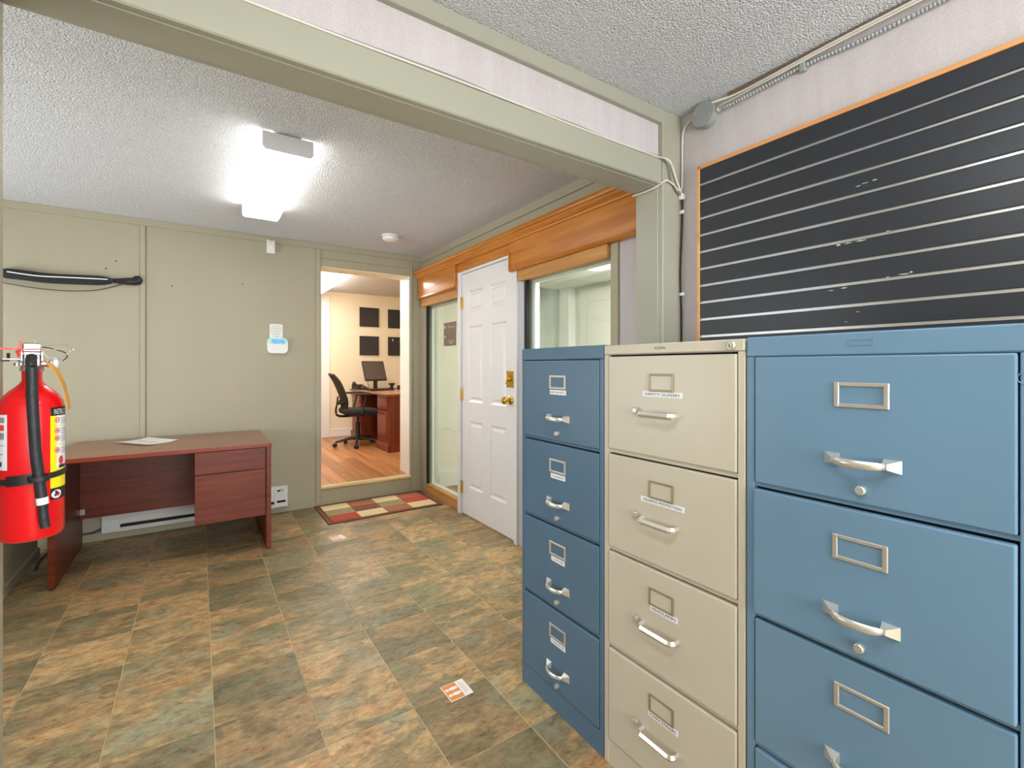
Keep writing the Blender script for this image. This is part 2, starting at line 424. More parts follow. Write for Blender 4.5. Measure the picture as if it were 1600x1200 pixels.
# far wall
bm = BM()
box(bm, -2.6, 0.915, YF, YF+0.22, 0, CF)
box(bm, 1.755, 3.6, YF, YF+0.22, 0, CF)
box(bm, 0.915, 1.755, YF, YF+0.22, 2.155, CF)
box(bm, 0.915, 1.755, YF, YF+0.22, -0.05, 0.135)
wf = struct('wall_far', bm, 'green')
for (a, b) in ((-1.595, -0.365), (-0.326, 0.866)):
    build('panel', box(BM(), a, b, YF-0.006, YF+0.001, 0.06, CF-0.05, 0.0015), 'green', wf)
for (a, b, z0) in ((-0.363, -0.328, 0.06), (0.868, 0.913, 0.0), (1.757, 1.778, 0.0)):
    build('batten', box(BM(), a, b, YF-0.014, YF+0.001, z0, CF-0.05, 0.004), 'green', wf)
build('top_strip', box(BM(), -1.6, 1.87, YF-0.013, YF+0.001, CF-0.05, CF, 0.003), 'green', wf)
build('header_board', box(BM(), 0.915, 1.755, YF-0.007, YF+0.001, 2.155, 2.225, 0.002), 'green', wf)
build('header_board', box(BM(), 0.915, 1.755, YF-0.003, YF+0.001, 2.228, CF-0.05, 0.001), 'green', wf)
build('corner_board', box(BM(), 1.78, 1.869, YF-0.008, YF+0.001, 0, CF-0.05, 0.002), 'green', wf)
build('step_riser', box(BM(), 0.915, 1.755, YF-0.004, YF+0.001, 0.0, 0.137, 0.002), 'green', wf)
bm = BM(); box(bm, 0.913, 0.917, YF+0.002, YF+0.22, 0.17, 2.155)
build('door_lining', bm, 'white', wf)
build('door_lining', box(BM(), 1.745, 1.7555, YF+0.002, YF+0.25, 0.17, 2.155, 0.002), 'white', wf)
build('door_lining', box(BM(), 0.915, 1.755, YF+0.003, YF+0.22, 2.147, 2.156, 0.001), 'cream', wf)
tag(struct('baseboard_far', box(BM(), -2.3, 0.868, YF-0.014, YF, 0.0, 0.06, 0.003), 'green'))
# door sill nosing
bm = BM(); tube(bm, [(0.913, YF-0.006, 0.155), (1.757, YF-0.006, 0.155)], 0.0155, 12, 1)
box(bm, 0.915, 1.755, YF-0.004, YF+0.05, 0.138, 0.1705)
struct('trim_1', bm, 'nosing', 'pale rounded wooden nosing along the raised office doorway sill')
# right wall (door wall)
bm = BM()
box(bm, XW, XW+0.1, 4.315, YF, 0, 2.055)
box(bm, XW, XW+0.1, 1.52, YF, 2.055, CF)
box(bm, XW, XW+0.1, 3.585, 4.315, 1.85, 2.055)
box(bm, XW, XW+0.1, 2.635, 2.692, 0, 2.055)
box(bm, XW, XW+0.1, 1.76, 2.635, 1.85, 2.055)
box(bm, XW, XW+0.1, 1.762, 1.812, 0, 1.85)
wr = struct('wall_right', bm, 'green')
build('top_strip', box(BM(), XW-0.014, XW+0.001, 1.52, YF-0.013, CF-0.06, CF, 0.002), 'green', wr)
build('corner_board', box(BM(), XW-0.004, XW+0.001, 4.318, YF-0.008, 0.0, 1.845, 0.002), 'green', wr)
build('window_casing', box(BM(), XW-0.012, XW+0.001, 1.752, 1.808, 0, 1.918, 0.003), 'green', wr)
build('wall_face', box(BM(), XW-0.006, XW+0.001, 2.632, 2.69, 0, 1.918, 0.001), 'signwall', wr)
struct('wall_near_right', box(BM(), XW, XW+0.1, -2.5, 1.76, 0, CN), 'paper_wall')
# post and beam
bm = BM(); box(bm, 1.733, XW, 1.39, 1.52, 0, CF, 0.003)
post = struct('trim_2', bm, 'beam', 'sage green painted post carrying the beam beside the slatted board')
build('face_board', box(BM(), 1.737, XW-0.001, 1.365, 1.392, 0, CN, 0.004), 'beam', post)
bm = BM(); box(bm, -0.37, 1.733, 1.367, 1.525, 2.073, 2.183, 0.004)
beam = struct('trim_3', bm, 'beam', 'sage green ceiling beam crossing the opening between both rooms')
build('soffit_board', box(BM(), -0.37, 1.735, 1.392, 1.50, 2.0705, 2.0745, 0.001), 'beam', beam)
struct('wall_above_beam', box(BM(), -0.37, 1.737, 1.39, 1.50, 2.183, CN), 'paper_wall')
struct('trim_4', box(BM(), -0.37, XW, 1.366, 1.392, CN-0.06, CN, 0.003), 'beam', 'sage green strip along the near ceiling above the beam')
# left near wall, back wall and hidden sides
struct('wall_left', box(BM(), -0.47, -0.37, -2.5, 1.53, 0, CN), 'green')
struct('wall_near_left', box(BM(), -2.4, -0.47, 1.43, 1.53, 0, CF), 'green')
struct('wall_outer_left', box(BM(), -2.45, -2.35, 1.43, YF, 0, CF), 'green')
struct('wall_back', box(BM(), -0.47, 1.97, -2.6, -2.5, 0, CN), 'paper_wall')
# low partition by the desk
bm = BM(); box(bm, -0.98, -0.88, 2.95, 4.30, 0, 0.70, 0.004); box(bm, -0.995, -0.865, 2.93, 4.31, 0.70, 0.725, 0.004)
struct('wall_low_partition', bm, 'green')
struct('baseboard_left', box(BM(), -0.881, -0.868, 2.95, 4.30, 0, 0.06, 0.003), 'green')

# ---------------------------------------------------------------- lobby beyond the glass
bm = BM()
box(bm, 3.4, 3.5, 1.5, YF, 0, CF); box(bm, 1.97, 3.5, 1.5, 1.6, 0, CF)
wl = struct('wall_lobby', bm, 'lobby')
build('wall_face', box(BM(), XW+0.1, 2.06, YF-0.03, YF-0.001, 0, CF, 0.001), 'lobby', wl)
build('wall_face', box(BM(), 2.06, 3.4, YF-0.012, YF-0.001, 0, CF, 0.001), 'lobby', wl)
build('wall_face', box(BM(), XW+0.1, XW+0.115, 1.6, YF, 2.06, CF, 0.001), 'lobby', wl)
build('soffit', box(BM(), 3.02, 3.4, 1.62, 3.98, 2.10, CF, 0.004), 'lobby', wl)
build('door_casing', box(BM(), 3.3, 3.4, 3.82, 3.98, 0, 2.10, 0.004), 'white', wl)
struct('baseboard_lobby', box(BM(), 2.06, 3.38, YF-0.028, YF-0.012, 0, 0.15, 0.004), 'white')
d3 = struct('door_2', box(BM(), 3.36, 3.40, 2.6, 3.72, 0.01, 2.06, 0.003), 'white')
for z0, z1 in ((1.12, 1.92), (0.2, 0.98)):
    build('panel', box(BM(), 3.345, 3.362, 2.74, 3.58, z0, z1, 0.012), 'white', d3)

# ---------------------------------------------------------------- office beyond the doorway
OZ, OC, OY = 0.17, 2.405, 7.5
of = struct('floor_office', box(BM(), 0.2, 3.7, YF+0.05, OY, 0.1, OZ-0.004), 'void')
pw = 0.125
plank_meshes = {}
ix = 0
x = 0.35
while x < 3.3:
    y = YF+0.052 - random.uniform(0, 0.8)
    while y < OY:
        ln = random.choice((0.9, 1.1, 1.3))
        a, b = max(y, YF+0.052), min(y+ln, OY-0.01)
        if b-a > 0.05:
            o = build('plank', box(BM(), -pw/2+0.001, pw/2-0.001, -(b-a)/2+0.001, (b-a)/2-0.001, -0.006, 0, 0.001), 'plank', of)
            o.location = (x, (a+b)/2, OZ)
        y += ln
    x += pw
struct('wall_office', box(BM(), 0.2, 3.7, OY, OY+0.1, 0.1, OC), 'cream')
bm = BM(); box(bm, 0.1, 0.2, YF+0.22, OY, 0.1, OC); box(bm, 3.6, 3.7, YF+0.22, OY, 0.1, OC)
box(bm, 0.2, 0.90, YF+0.221, YF+0.235, 0.1, OC); box(bm, 1.77, 3.6, YF+0.221, YF+0.235, 0.1, OC); box(bm, 0.9, 1.77, YF+0.221, YF+0.235, 2.16, OC)
struct('wall_office_side', bm, 'cream')
struct('ceiling_office', box(BM(), 0.2, 3.7, YF+0.22, OY+0.1, OC, OC+0.05), 'flat_ceiling')
struct('baseboard_office', box(BM(), 1.67, 3.6, OY-0.014, OY, OZ, OZ+0.12, 0.003), 'white')
struct('trim_5', box(BM(), 1.45, 1.67, OY-0.018, OY, OZ, 2.34, 0.004), 'white', 'white vertical casing at the left of the office back wall')

# ---------------------------------------------------------------- door with six panels
D = struct('door_1', box(BM(), 1.884, 1.905, 2.738, 3.538, 0.012, 2.03), 'door_white', 'white six panel door with brass knob and deadbolt')
YL, YR = 3.538, 2.738
st, ml, pwid = 0.115, 0.115, 0.2275
bm = BM()
rails = [(0.012, 0.245), (0.80, 0.96), (1.585, 1.70), (1.88, 2.03)]
for z0, z1 in rails: box(bm, 1.866, 1.885, YR, YL, z0, z1, 0.0)
pz = [(0.245, 0.80), (0.96, 1.585), (1.70, 1.88)]
for z0, z1 in pz:
    for ya, yb in ((YL-st, YL), (YR, YR+st), (YR+st+pwid, YR+st+pwid+ml)):
        box(bm, 1.866, 1.885, ya, yb, z0, z1, 0.0)
bmesh.ops.remove_doubles(bm, verts=bm.verts, dist=1e-5)
build('stile_frame', bm, 'door_white', D)
for z0, z1 in pz:
    for ya in (YR+st, YR+st+pwid+ml):
        bm = BM()
        # sloping sticking and raised field
        def ring(y0, y1, a, b, x): return [bm.verts.new((x, y0, a)), bm.verts.new((x, y1, a)), bm.verts.new((x, y1, b)), bm.verts.new((x, y0, b))]
        yb = ya+pwid
        R = [ring(ya, yb, z0, z1, 1.866), ring(ya+.014, yb-.014, z0+.014, z1-.014, 1.878), ring(ya+.024, yb-.024, z0+.024, z1-.024, 1.878), ring(ya+.042, yb-.042, z0+.042, z1-.042, 1.868)]
        for p, q in zip(R[:-1], R[1:]):
            for i in range(4): bm.faces.new((p[i], p[(i+1) % 4], q[(i+1) % 4], q[i]))
        bm.faces.new(R[-1]); bmesh.ops.recalc_face_normals(bm, faces=bm.faces)
        for f in bm.faces:
            pass
        build('panel', bm, 'door_white', D)
bm = BM()
box(bm, 1.85, 1.96, 3.543, 3.585, 0, 2.055, 0.002); box(bm, 1.85, 1.96, 2.69, 2.733, 0, 2.055, 0.002); box(bm, 1.85, 1.96, 2.733, 3.543, 2.034, 2.055, 0.002)
box(bm, 1.846, 1.852, 3.565, 3.585, 0, 2.055, 0.001); box(bm, 1.846, 1.852, 2.69, 2.71, 0, 2.055, 0.001)
build('door_frame', bm, 'door_white', D)
bm = BM(); lathe(bm, [(0.0, 0), (0.033, 0), (0.033, 0.006), (0.026, 0.012), (0.012, 0.016), (0.011, 0.036), (0.017, 0.040), (0.027, 0.048), (0.029, 0.058), (0.024, 0.068), (0.012, 0.073), (0, 0.0735)], 24)
bm.transform(Matrix.Translation((1.866, 2.79, 1.008)) @ Matrix.Rotation(-PI/2, 4, 'Y'))
tag(build('door_knob', bm, 'brass', D), 'polished brass door knob')
bm = BM(); box(bm, 1.862, 1.866, 2.755, 2.845, 1.10, 1.218, 0.0015)
b2 = BM(); lathe(b2, [(0, 0), (0.024, 0), (0.022, 0.016), (0.012, 0.02), (0, 0.0205)], 20); b2.transform(Matrix.Translation((1.862, 2.80, 1.165)) @ Matrix.Rotation(-PI/2, 4, 'Y'))
me = bpy.data.meshes.new('t'); b2.to_mesh(me); bm.from_mesh(me); b2.free()
tube(bm, [(1.848, 2.80, 1.165), (1.838, 2.80, 1.16), (1.832, 2.802, 1.145), (1.834, 2.803, 1.128)], 0.007, 8, 4)
for dy in (2.762, 2.838):
    for z in (1.107, 1.211): lathe(bm, [(0, 1.8585), (0.004, 1.859), (0.004, 1.862), (0, 1.862)], 8, (0, dy, z), 'x')
tag(build('deadbolt', bm, 'brass', D), 'square brass deadbolt plate')
for z in (1.79, 1.016, 0.229):
    bm = BM(); box(bm, 1.856, 1.868, 3.523, 3.551, z-0.05, z+0.05, 0.001); tube(bm, [(1.856, 3.541, z-0.052), (1.856, 3.541, z+0.052)], 0.0055, 8, 1)
    build('hinge', bm, 'brass', D)

# ---------------------------------------------------------------- glass side lights
def sidelight(name, y0, y1, label):
    bm = BM()
    box(bm, 1.925, 1.955, y0, y0+0.02, 0.095, 1.85, 0.001); box(bm, 1.925, 1.955, y1-0.02, y1, 0.095, 1.85, 0.001)
    box(bm, 1.915, 1.965, y0, y1, 0.07, 0.098, 0.001); box(bm, 1.925, 1.955, y0, y1, 1.83, 1.85, 0.001)
    wn = struct(name, bm, 'white', label)
    build('glass_pane', box(BM(), 1.905, 1.911, y0+0.003, y1-0.003, 0.096, 1.849), 'glass', wn)
    build('gap_strip', box(BM(), 1.876, 1.90, y1-0.022, y1-0.002, 0.09, 1.85), 'void', wn)
    build('timber_curb', box(BM(), 1.866, 1.912, y0, y1, 0.0, 0.094, 0.006), 'raw_wood', wn)
    return wn
w1 = sidelight('window_1', 3.587, 4.313, 'glass side light left of the white door, above a raw timber curb')
w2 = sidelight('window_2', 1.814, 2.632, 'glass side light right of the white door, behind the file cabinets')
build('frame_post', box(BM(), 1.922, 1.96, 2.573, 2.630, 0.1, 1.85, 0.003), 'white', w2)
# sign on left side light
sg = thing('window_sign', 'small brown printed sign on the glass beside the white door', 'sign', (1.902, 3.845, 1.44), -PI/2)
build('sheet', box(BM(), -0.125, 0.125, -0.001, 0.0, 0.0, 0.215), 'signbrown', sg)
fm = lambda x, y: (x, -0.0018, y)
text('lettering', 'Brooks', 'signtan', sg, 0.05, (0.03, 0.175), fm, width=0.13, height=0.028)
text('lettering', 'please see us inside', 'signtan', sg, 0.02, (0.03, 0.145), fm, width=0.12, height=0.007)
text('lettering', 'The store is\nopen for all\nvisitors', 'label_white', sg, 0.02, (0.03, 0.035), fm, width=0.12, height=0.036)
bm = BM(); box(bm, -0.107, -0.092, -0.0018, -0.001, 0.165, 0.185); box(bm, -0.105, -0.09, -0.0018, -0.001, 0.08, 0.095); box(bm, -0.1, -0.094, -0.0018, -0.001, 0.0, 0.012)
tag(build('tape_mark', bm, 'label_white', sg), kind='stuff')

# ---------------------------------------------------------------- oak cornice
T = struct('trim_6', prism(BM(), [(XW, 2.197), (1.782, 2.197), (1.778, 2.188), (1.784, 2.182), (1.787, 2.170), (1.796, 2.167), (1.797, 2.152), (1.805, 2.145), (1.804, 2.137), (1.811, 2.134), (1.812, 2.122), (XW, 2.122)], 'y', 1.521, 4.415), 'oak', 'varnished oak cornice running over the white door and both side lights')
for (a, b) in ((3.588, 4.40), (1.521, 2.745)):
    build('fascia_box', box(BM(), 1.824, XW, a, b, 1.925, 2.124, 0.002), 'oak', T)
    bm = BM(); prism(bm, [(1.825, 1.944), (1.815, 1.940), (1.813, 1.930), (1.820, 1.924), (1.828, 1.918), (XW, 1.918), (XW, 1.942)], 'y', a-0.004, b+0.004)
    build('bottom_bead', bm, 'oak', T)
build('fascia_board', box(BM(), 1.842, XW, 2.745, 3.588, 2.056, 2.124, 0.002), 'oak', T)
build('end_bead', box(BM(), 1.814, 1.826, 2.735, 2.750, 1.925, 2.06, 0.002), 'oak', T)
build('end_bead', box(BM(), 1.814, 1.826, 3.584, 3.598, 1.925, 2.124, 0.002), 'oak', T)
build('raw_board', box(BM(), 1.838, XW-0.001, 3.589, 4.36, 1.842, 1.918, 0.003), 'raw_wood', T)
build('raw_board', box(BM(), 1.838, XW-0.001, 1.812, 2.665, 1.842, 1.918, 0.003), 'raw_wood', T)

# ================================================================== LIGHT FIXTURES
def fixture(label, loc, L, mat, group=None, W=0.22, H=0.085):
    f = thing('ceiling_light', label, 'ceiling light', loc, 0, group)
    w = W/2
    build('housing', box(BM(), -w*0.55, w*0.55, 0.01, L-0.01, -0.028, 0.0, 0.002), 'white', f)
    bm = BM()
    prism(bm, [(-w, -0.012), (-w, -H+0.012), (-w+0.010, -H), (w-0.010, -H), (w, -H+0.012), (w, -0.012)], 'y', 0.012, L-0.012)
    build('diffuser', bm, mat, f)
    for a, b in ((0, 0.012), (L-0.012, L)):
        build('end_cap', prism(BM(), [(-w-.001, -0.006), (-w-.001, -H+0.012), (-w+0.010, -H-.001), (w-0.010, -H-.001), (w+.001, -H+0.012), (w+.001, -0.006)], 'y', a, b), 'lampgrey', f)
    return f
fixture('lit fluorescent wraparound fixture on the textured far ceiling', (0.357, 2.44, CF), 1.21, 'lamp_far')
fixture('lit fluorescent fixture overhead in the near room', (-0.09, -0.55, CN), 1.23, 'lamp_near')
fixture('added unseen fluorescent fixture filling the near room with light', (0.85, -1.2, CN), 1.23, 'lamp_near')  # extra fixture added outside the view as fill for the near room
fixture('lit warm fluorescent fixture in the office beyond the doorway', (1.30, 4.85, OC), 2.3, 'lamp_office', W=0.40, H=0.09)
fixture('added hidden fixture brightening the lobby behind the glass', (2.2, 1.65, CF), 0.5, 'fill_lobby')  # added where the glass does not show it, to brighten the lobby
# smoke detector
s = thing('smoke_detector', 'round white smoke detector on the far ceiling', 'smoke detector', (1.345, 3.84, CF))
build('base', lathe(BM(), [(0, 0), (0.072, 0), (0.072, -0.012), (0, -0.012)], 28), 'white', s)
build('cover', lathe(BM(), [(0.06, -0.012), (0.066, -0.016), (0.064, -0.036), (0.05, -0.045), (0, -0.046)], 28), 'white', s)

# ================================================================== FAR WALL ITEMS
# motion sensor
s = thing('motion_sensor', 'small white motion sensor high on the green wall', 'sensor', (0.506, YF-0.013, 2.205))
build('housing', prism(BM(), [(0, 0.012), (-0.028, 0.0), (-0.036, 0.02), (-0.036, 0.095), (-0.022, 0.115), (0, 0.115)], 'x', -0.03, 0.03), 'white', s)
build('lens', box(BM(), -0.02, 0.02, -0.039, -0.035, 0.03, 0.07, 0.002), 'paper', s)
build('indicator', lathe(BM(), [(0, -0.038), (0.003, -0.038), (0.003, -0.034), (0, -0.034)], 8, (0, 0, 0.085), 'y'), 'black', s)
# notice + dispenser
def rrect(w, h, r, n=5, cx=0, cz=0):
    pts = []
    for (sx, sz, a0) in ((1, 1, 0), (-1, 1, 90), (-1, -1, 180), (1, -1, 270)):
        for i in range(n+1):
            a = math.radians(a0+90*i/n)
            pts.append((cx+sx*(w/2-r)+r*math.cos(a), cz+sz*(h/2-r)+r*math.sin(a)))
    return pts
s = thing('wall_notice', 'white printed notice card on the wall above the small dispenser', 'notice', (0.551, YF-0.0075, 1.482))
build('card', prism(BM(), rrect(0.10, 0.13, 0.014, 4, 0, 0.067), 'y', -0.0015, 0.0), 'paper', s)
bm = BM()
for i, wl_ in enumerate((0.075, 0.086, 0.086, 0.086, 0.06, 0.038)):
    z = 0.115-i*0.0175
    x = -wl_/2
    while x < wl_/2-0.004:
        k = random.uniform(0.004, 0.014); k = min(k, wl_/2-x)
        box(bm, x, x+k, -0.0024, -0.0014, z-0.002, z+0.002); x += k+0.0025
build('printed_lines', bm, 'print_grey', s)
s = thing('wall_dispenser', 'rounded white wall device with blue window below the notice', 'dispenser', (0.559, YF-0.0065, 1.358))
build('back_plate', prism(BM(), rrect(0.158, 0.128, 0.035, 5, 0.002, 0.066), 'y', -0.006, 0.0), 'print_grey', s)
build('body', prism(BM(), rrect(0.158, 0.132, 0.035, 6, 0, 0.072), 'y', -0.03, -0.006), 'white', s)
build('window_rim', prism(BM(), rrect(0.142, 0.05, 0.02, 5, 0, 0.11), 'y', -0.032, -0.03), 'lit_cyan', s)
build('blue_window', prism(BM(), rrect(0.10, 0.034, 0.012, 5, 0.002, 0.106), 'y', -0.034, -0.032), 'lit_blue', s)
# padded strap bag on wall
s = thing('padded_strap', 'black padded strap with pale reflective stripe hanging on the far wall', 'strap', (-0.7, YF-0.02, 1.85))
build('padded_sleeve', tube(BM(), [(-1.10, 4.40, 1.864), (-1.0, 4.395, 1.862), (-0.85, 4.395, 1.852), (-0.70, 4.398, 1.858), (-0.52, 4.402, 1.868)], lambda t: 0.006+0.022*math.sin(min(1, t*6)*PI/2)*min(1, (1-t)*8+0.45), 10, 5, ell=(0.5, 1.25)), 'fabric', s, True)
build('reflective_stripe', tube(BM(), [(-1.04, 4.374, 1.872), (-0.9, 4.376, 1.860), (-0.75, 4.38, 1.866), (-0.54, 4.388, 1.876)], 0.004, 6, 5, ell=(0.4, 1)), 'label_white', s, True)
build('buckle', box(BM(), -0.535, -0.505, 4.385, 4.405, 1.856, 1.884, 0.004), 'black', s, True)
bm = BM(); tube(bm, [(-0.51, 4.40, 1.874), (-0.45, 4.398, 1.884), (-0.39, 4.402, 1.892), (-0.362, 4.408, 1.886), (-0.366, 4.41, 1.868), (-0.41, 4.402, 1.860), (-0.47, 4.40, 1.862), (-0.51, 4.40, 1.868)], 0.011, 8, 5, ell=(0.5, 1.1))
build('handle_loop', bm, 'fabric', s, True)
build('hook', lathe(BM(), [(0, 4.425), (0.03, 4.425), (0.03, 4.41), (0.016, 4.40), (0, 4.40)], 16, (-0.375, 0, 1.893), 'y'), 'black', s, True)
build('cord', tube(BM(), [(-0.45, 4.405, 1.858), (-0.52, 4.41, 1.826), (-0.62, 4.41, 1.792), (-0.76, 4.41, 1.776), (-0.92, 4.41, 1.782), (-1.05, 4.41, 1.80), (-1.15, 4.41, 1.82)], 0.0028, 6, 5), 'black', s, True)
bm = BM()
for (hx, hz) in ((-0.555, 1.96), (-0.50, 2.02), (0.30, 1.93), (-0.17, 1.87)):
    lathe(bm, [(0, YF-0.0075), (0.005, YF-0.0075), (0.005, YF-0.005), (0, YF-0.005)], 8, (hx, 0, hz), 'y')
build('screw_hole', bm, 'void', wf)

# baseboard heater
h = thing('baseboard_heater', 'white electric baseboard heater on the far wall behind the desk', 'heater', (0.03, YF-0.015, 0.06))
bm = BM(); prism(bm, [(YF, 0.235), (YF-0.05, 0.235), (YF-0.062, 0.205), (YF-0.062, 0.115), (YF-0.05, 0.108), (YF, 0.108)], 'x', -0.47, 0.53)
build('front_cover', bm, 'socket_fac', h, True)
build('lower_lip', prism(BM(), [(YF-0.012, 0.061), (YF-0.066, 0.061), (YF-0.07, 0.09), (YF-0.058, 0.09), (YF-0.012, 0.07)], 'x', -0.47, 0.53), 'socket_fac', h, True)
build('outlet_slot', box(BM(), -0.47, 0.53, YF-0.05, YF-0.016, 0.085, 0.112), 'void', h, True)
for a, b in ((-0.573, -0.47), (0.53, 0.633)):
    bm = BM(); box(bm, a, b, YF-0.066, YF-0.014, 0.061, 0.235, 0.004)
    ec = build('end_box', bm, 'socket_fac', h, True)
bm = BM(); box(bm, 0.55, 0.615, YF-0.069, YF-0.065, 0.10, 0.118); box(bm, 0.55, 0.60, YF-0.069, YF-0.065, 0.195, 0.208)
tag(build('slot', bm, 'void', h, True), kind='stuff')
build('thermostat_knob', lathe(BM(), [(0, YF-0.08), (0.012, YF-0.08), (0.013, YF-0.066), (0, YF-0.066)], 12, (0.585, 0, 0.205), 'y'), 'steel', h, True)

# ================================================================== DESK
DX0, DX1, DY0, DY1, DH = -0.70, 0.417, 3.585, 4.36, 0.728
dk = thing('pedestal_desk', 'small dark red wooden desk with two plain drawers by the green wall', 'desk', (-0.14, 3.97, 0))
bm = BM(); box(bm, DX0, DX1, DY0-0.012, DY1, DH-0.026, DH, 0.003)
tag(build('desktop', box(BM(), DX0+.001, DX1-.001, DY0-0.008, DY1, DH-0.003, DH+0.0008), 'mahog_top', dk, True))
build('top_edge', bm, 'mahog_edge', dk, True)
build('end_panel', box(BM(), DX0+0.004, DX0+0.034, DY0, DY1-0.02, 0.008, DH-0.026, 0.002), 'mahog', dk, True)
build('end_panel', box(BM(), DX1-0.032, DX1-0.002, DY0, DY1-0.02, 0.008, DH-0.026, 0.002), 'mahog', dk, True)
build('modesty_panel', box(BM(), DX0+0.034, -0.02, 4.25, 4.268, 0.214, DH-0.026, 0.001), 'mahog', dk, True)
build('pedestal_box', box(BM(), -0.018, DX1-0.034, DY0+0.025, 4.25, 0.238, DH-0.028, 0.001), 'mahog', dk, True)
build('drawer', box(BM(), -0.020, DX1-0.036, DY0+0.004, DY0+0.024, 0.556, DH-0.029, 0.0015), 'mahog', dk, True)
build('drawer', box(BM(), -0.020, DX1-0.036, DY0+0.004, DY0+0.024, 0.237, 0.552, 0.0015), 'mahog', dk, True)
build('bracket', box(BM(), DX0+0.034, DX0+0.062, 4.236, 4.25, 0.245, 0.285, 0.002), 'steel', dk, True)
for (px, py) in ((DX0+0.019, DY0+0.03), (DX0+0.019, DY1-0.06), (DX1-0.017, DY0+0.03), (DX1-0.017, DY1-0.06)):
    build('foot', lathe(BM(), [(0, 0.0), (0.013, 0.0), (0.013, 0.009), (0, 0.009)], 12, (px, py, 0)), 'black', dk, True)
# paper sheet, slightly curled
bm = BM()
c = [Vector((-0.463, 4.13, 0)), Vector((-0.30, 4.285, 0)), Vector((-0.115, 4.05, 0)), Vector((-0.285, 3.90, 0))]
N = 8; g = []
for i in range(N+1):
    row = []
    for j in range(N+1):
        a, b = i/N, j/N
        p = c[0]*(1-a)*(1-b)+c[1]*(1-a)*b+c[3]*a*(1-b)+c[2]*a*b
        row.append(bm.verts.new((p.x, p.y, DH+0.0012+0.012*abs(b-0.5)**2*2+0.004*(1-a)**3)))
    g.append(row)
for i in range(N):
    for j in range(N):
        f = bm.faces.new((g[i][j], g[i+1][j], g[i+1][j+1], g[i][j+1])); f.smooth = True
pp = thing('paper_sheet', 'white printed paper sheet lying on the dark red desk', 'paper', (-0.29, 4.09, DH))
build('sheet', bm, 'paper', pp, True)
u = (c[1]-c[0]).normalized(); v = (c[3]-c[0]).normalized(); ctr = (c[0]+c[1]+c[2]+c[3])/4
text('lettering', 'NOTICE', 'print_grey', pp, 0.03, (0, 0), lambda x, y: tuple((ctr-Vector((-0.29, 4.09, 0)))+v*x*-1+u*y*-1+Vector((0, 0, 0.0045))), width=0.18, height=0.02)
# cables under desk
tag(build('blue_cable', tube(BM(), [(-0.45, 4.41, 0.12), (-0.50, 4.40, 0.20), (-0.53, 4.40, 0.13), (-0.60, 4.39, 0.08), (-0.70, 4.385, 0.07), (-0.79, 4.36, 0.035), (-0.84, 4.2, 0.012), (-0.83, 4.0, 0.008)], 0.006, 8, 6), 'cable_blue'), 'dark blue cable hanging beside the heater under the desk', 'cable')
tag(build('black_cable', tube(BM(), [(-0.52, 4.41, 0.22), (-0.565, 4.40, 0.17), (-0.545, 4.39, 0.11), (-0.52, 4.38, 0.085)], 0.005, 8, 6), 'black'), 'short black cable looped at the left end of the heater', 'cable')

# ================================================================== RUG, STICKERS
rg = thing('rug', 'checked rug in red, cream, olive and brown before the raised doorway', 'rug', (1.345, 4.145, 0))
RX0, RX1, RY0, RY1 = 0.852, 1.842, 3.86, 4.425
build('backing', box(BM(), RX0, RX1, RY0, RY1, 0.0004, 0.007, 0.002), 'rug_border', rg, True)
bm = BM(); i_ = 0.012
for a in ((RX0+i_, RX1-i_, RY0+i_, RY0+i_+.004), (RX0+i_, RX1-i_, RY1-i_-.004, RY1-i_), (RX0+i_, RX0+i_+.004, RY0+i_, RY1-i_), (RX1-i_-.004, RX1-i_, RY0+i_, RY1-i_)):
    box(bm, a[0], a[1], a[2], a[3], 0.006, 0.0076)
build('border_line', bm, 'rug_rust', rg, True)
rows = [['red', 'cream', 'rust', 'cream'], ['olive', 'brown', 'olive', 'red'], ['cream', 'rust', 'cream', 'rust']]
mx_, my_ = 0.042, 0.04
cw = (RX1-RX0-2*mx_)/4; rh = (RY1-RY0-2*my_)/3
for r, row in enumerate(rows):
    for k, cname in enumerate(row):
        xa = RX0+mx_+k*cw; ya = RY0+my_+r*rh
        tag(build('patch', box(BM(), xa, xa+cw, ya, ya+rh, 0.006, 0.0086, 0.001), 'rug_'+cname, rg, True), cname+' woven patch')
def sticker(loc, rz, label):
    s = thing('floor_sticker', label, 'sticker', loc, rz, 'footprint stickers on the floor')
    build('sheet', box(BM(), -0.0475, 0.0475, -0.0475, 0.0475, 0.0, 0.0007), 'paper', s)
    build('orange_field', box(BM(), -0.045, 0.012, -0.045, 0.045, 0.0007, 0.001), 'orange', s)
    bm = BM()
    for cy in (0.016, -0.016):
        for (cx, rx, ry) in ((-0.008, 0.019, 0.0085), (-0.034, 0.008, 0.007)):
            vs = [bm.verts.new((cx+rx*math.cos(t*PI/8), cy+ry*math.sin(t*PI/8), 0.0012)) for t in range(16)]
            bm.faces.new(vs)
    build('footprints', bm, 'label_white', s)
    text('lettering', 'PLEASE KEEP\nYOUR DISTANCE', 'orange', s, 0.01, (0, 0), lambda x, y: (0.029+y, -x, 0.0012), width=0.078, height=0.018)
    return s
sticker((0.829, 1.6165, 0.0), 0.02, 'square orange and white footprint sticker, nearest on the tiled floor')
sticker((0.845, 3.542, 0.0), 0.12, 'worn pale footprint sticker on the floor in front of the rug')

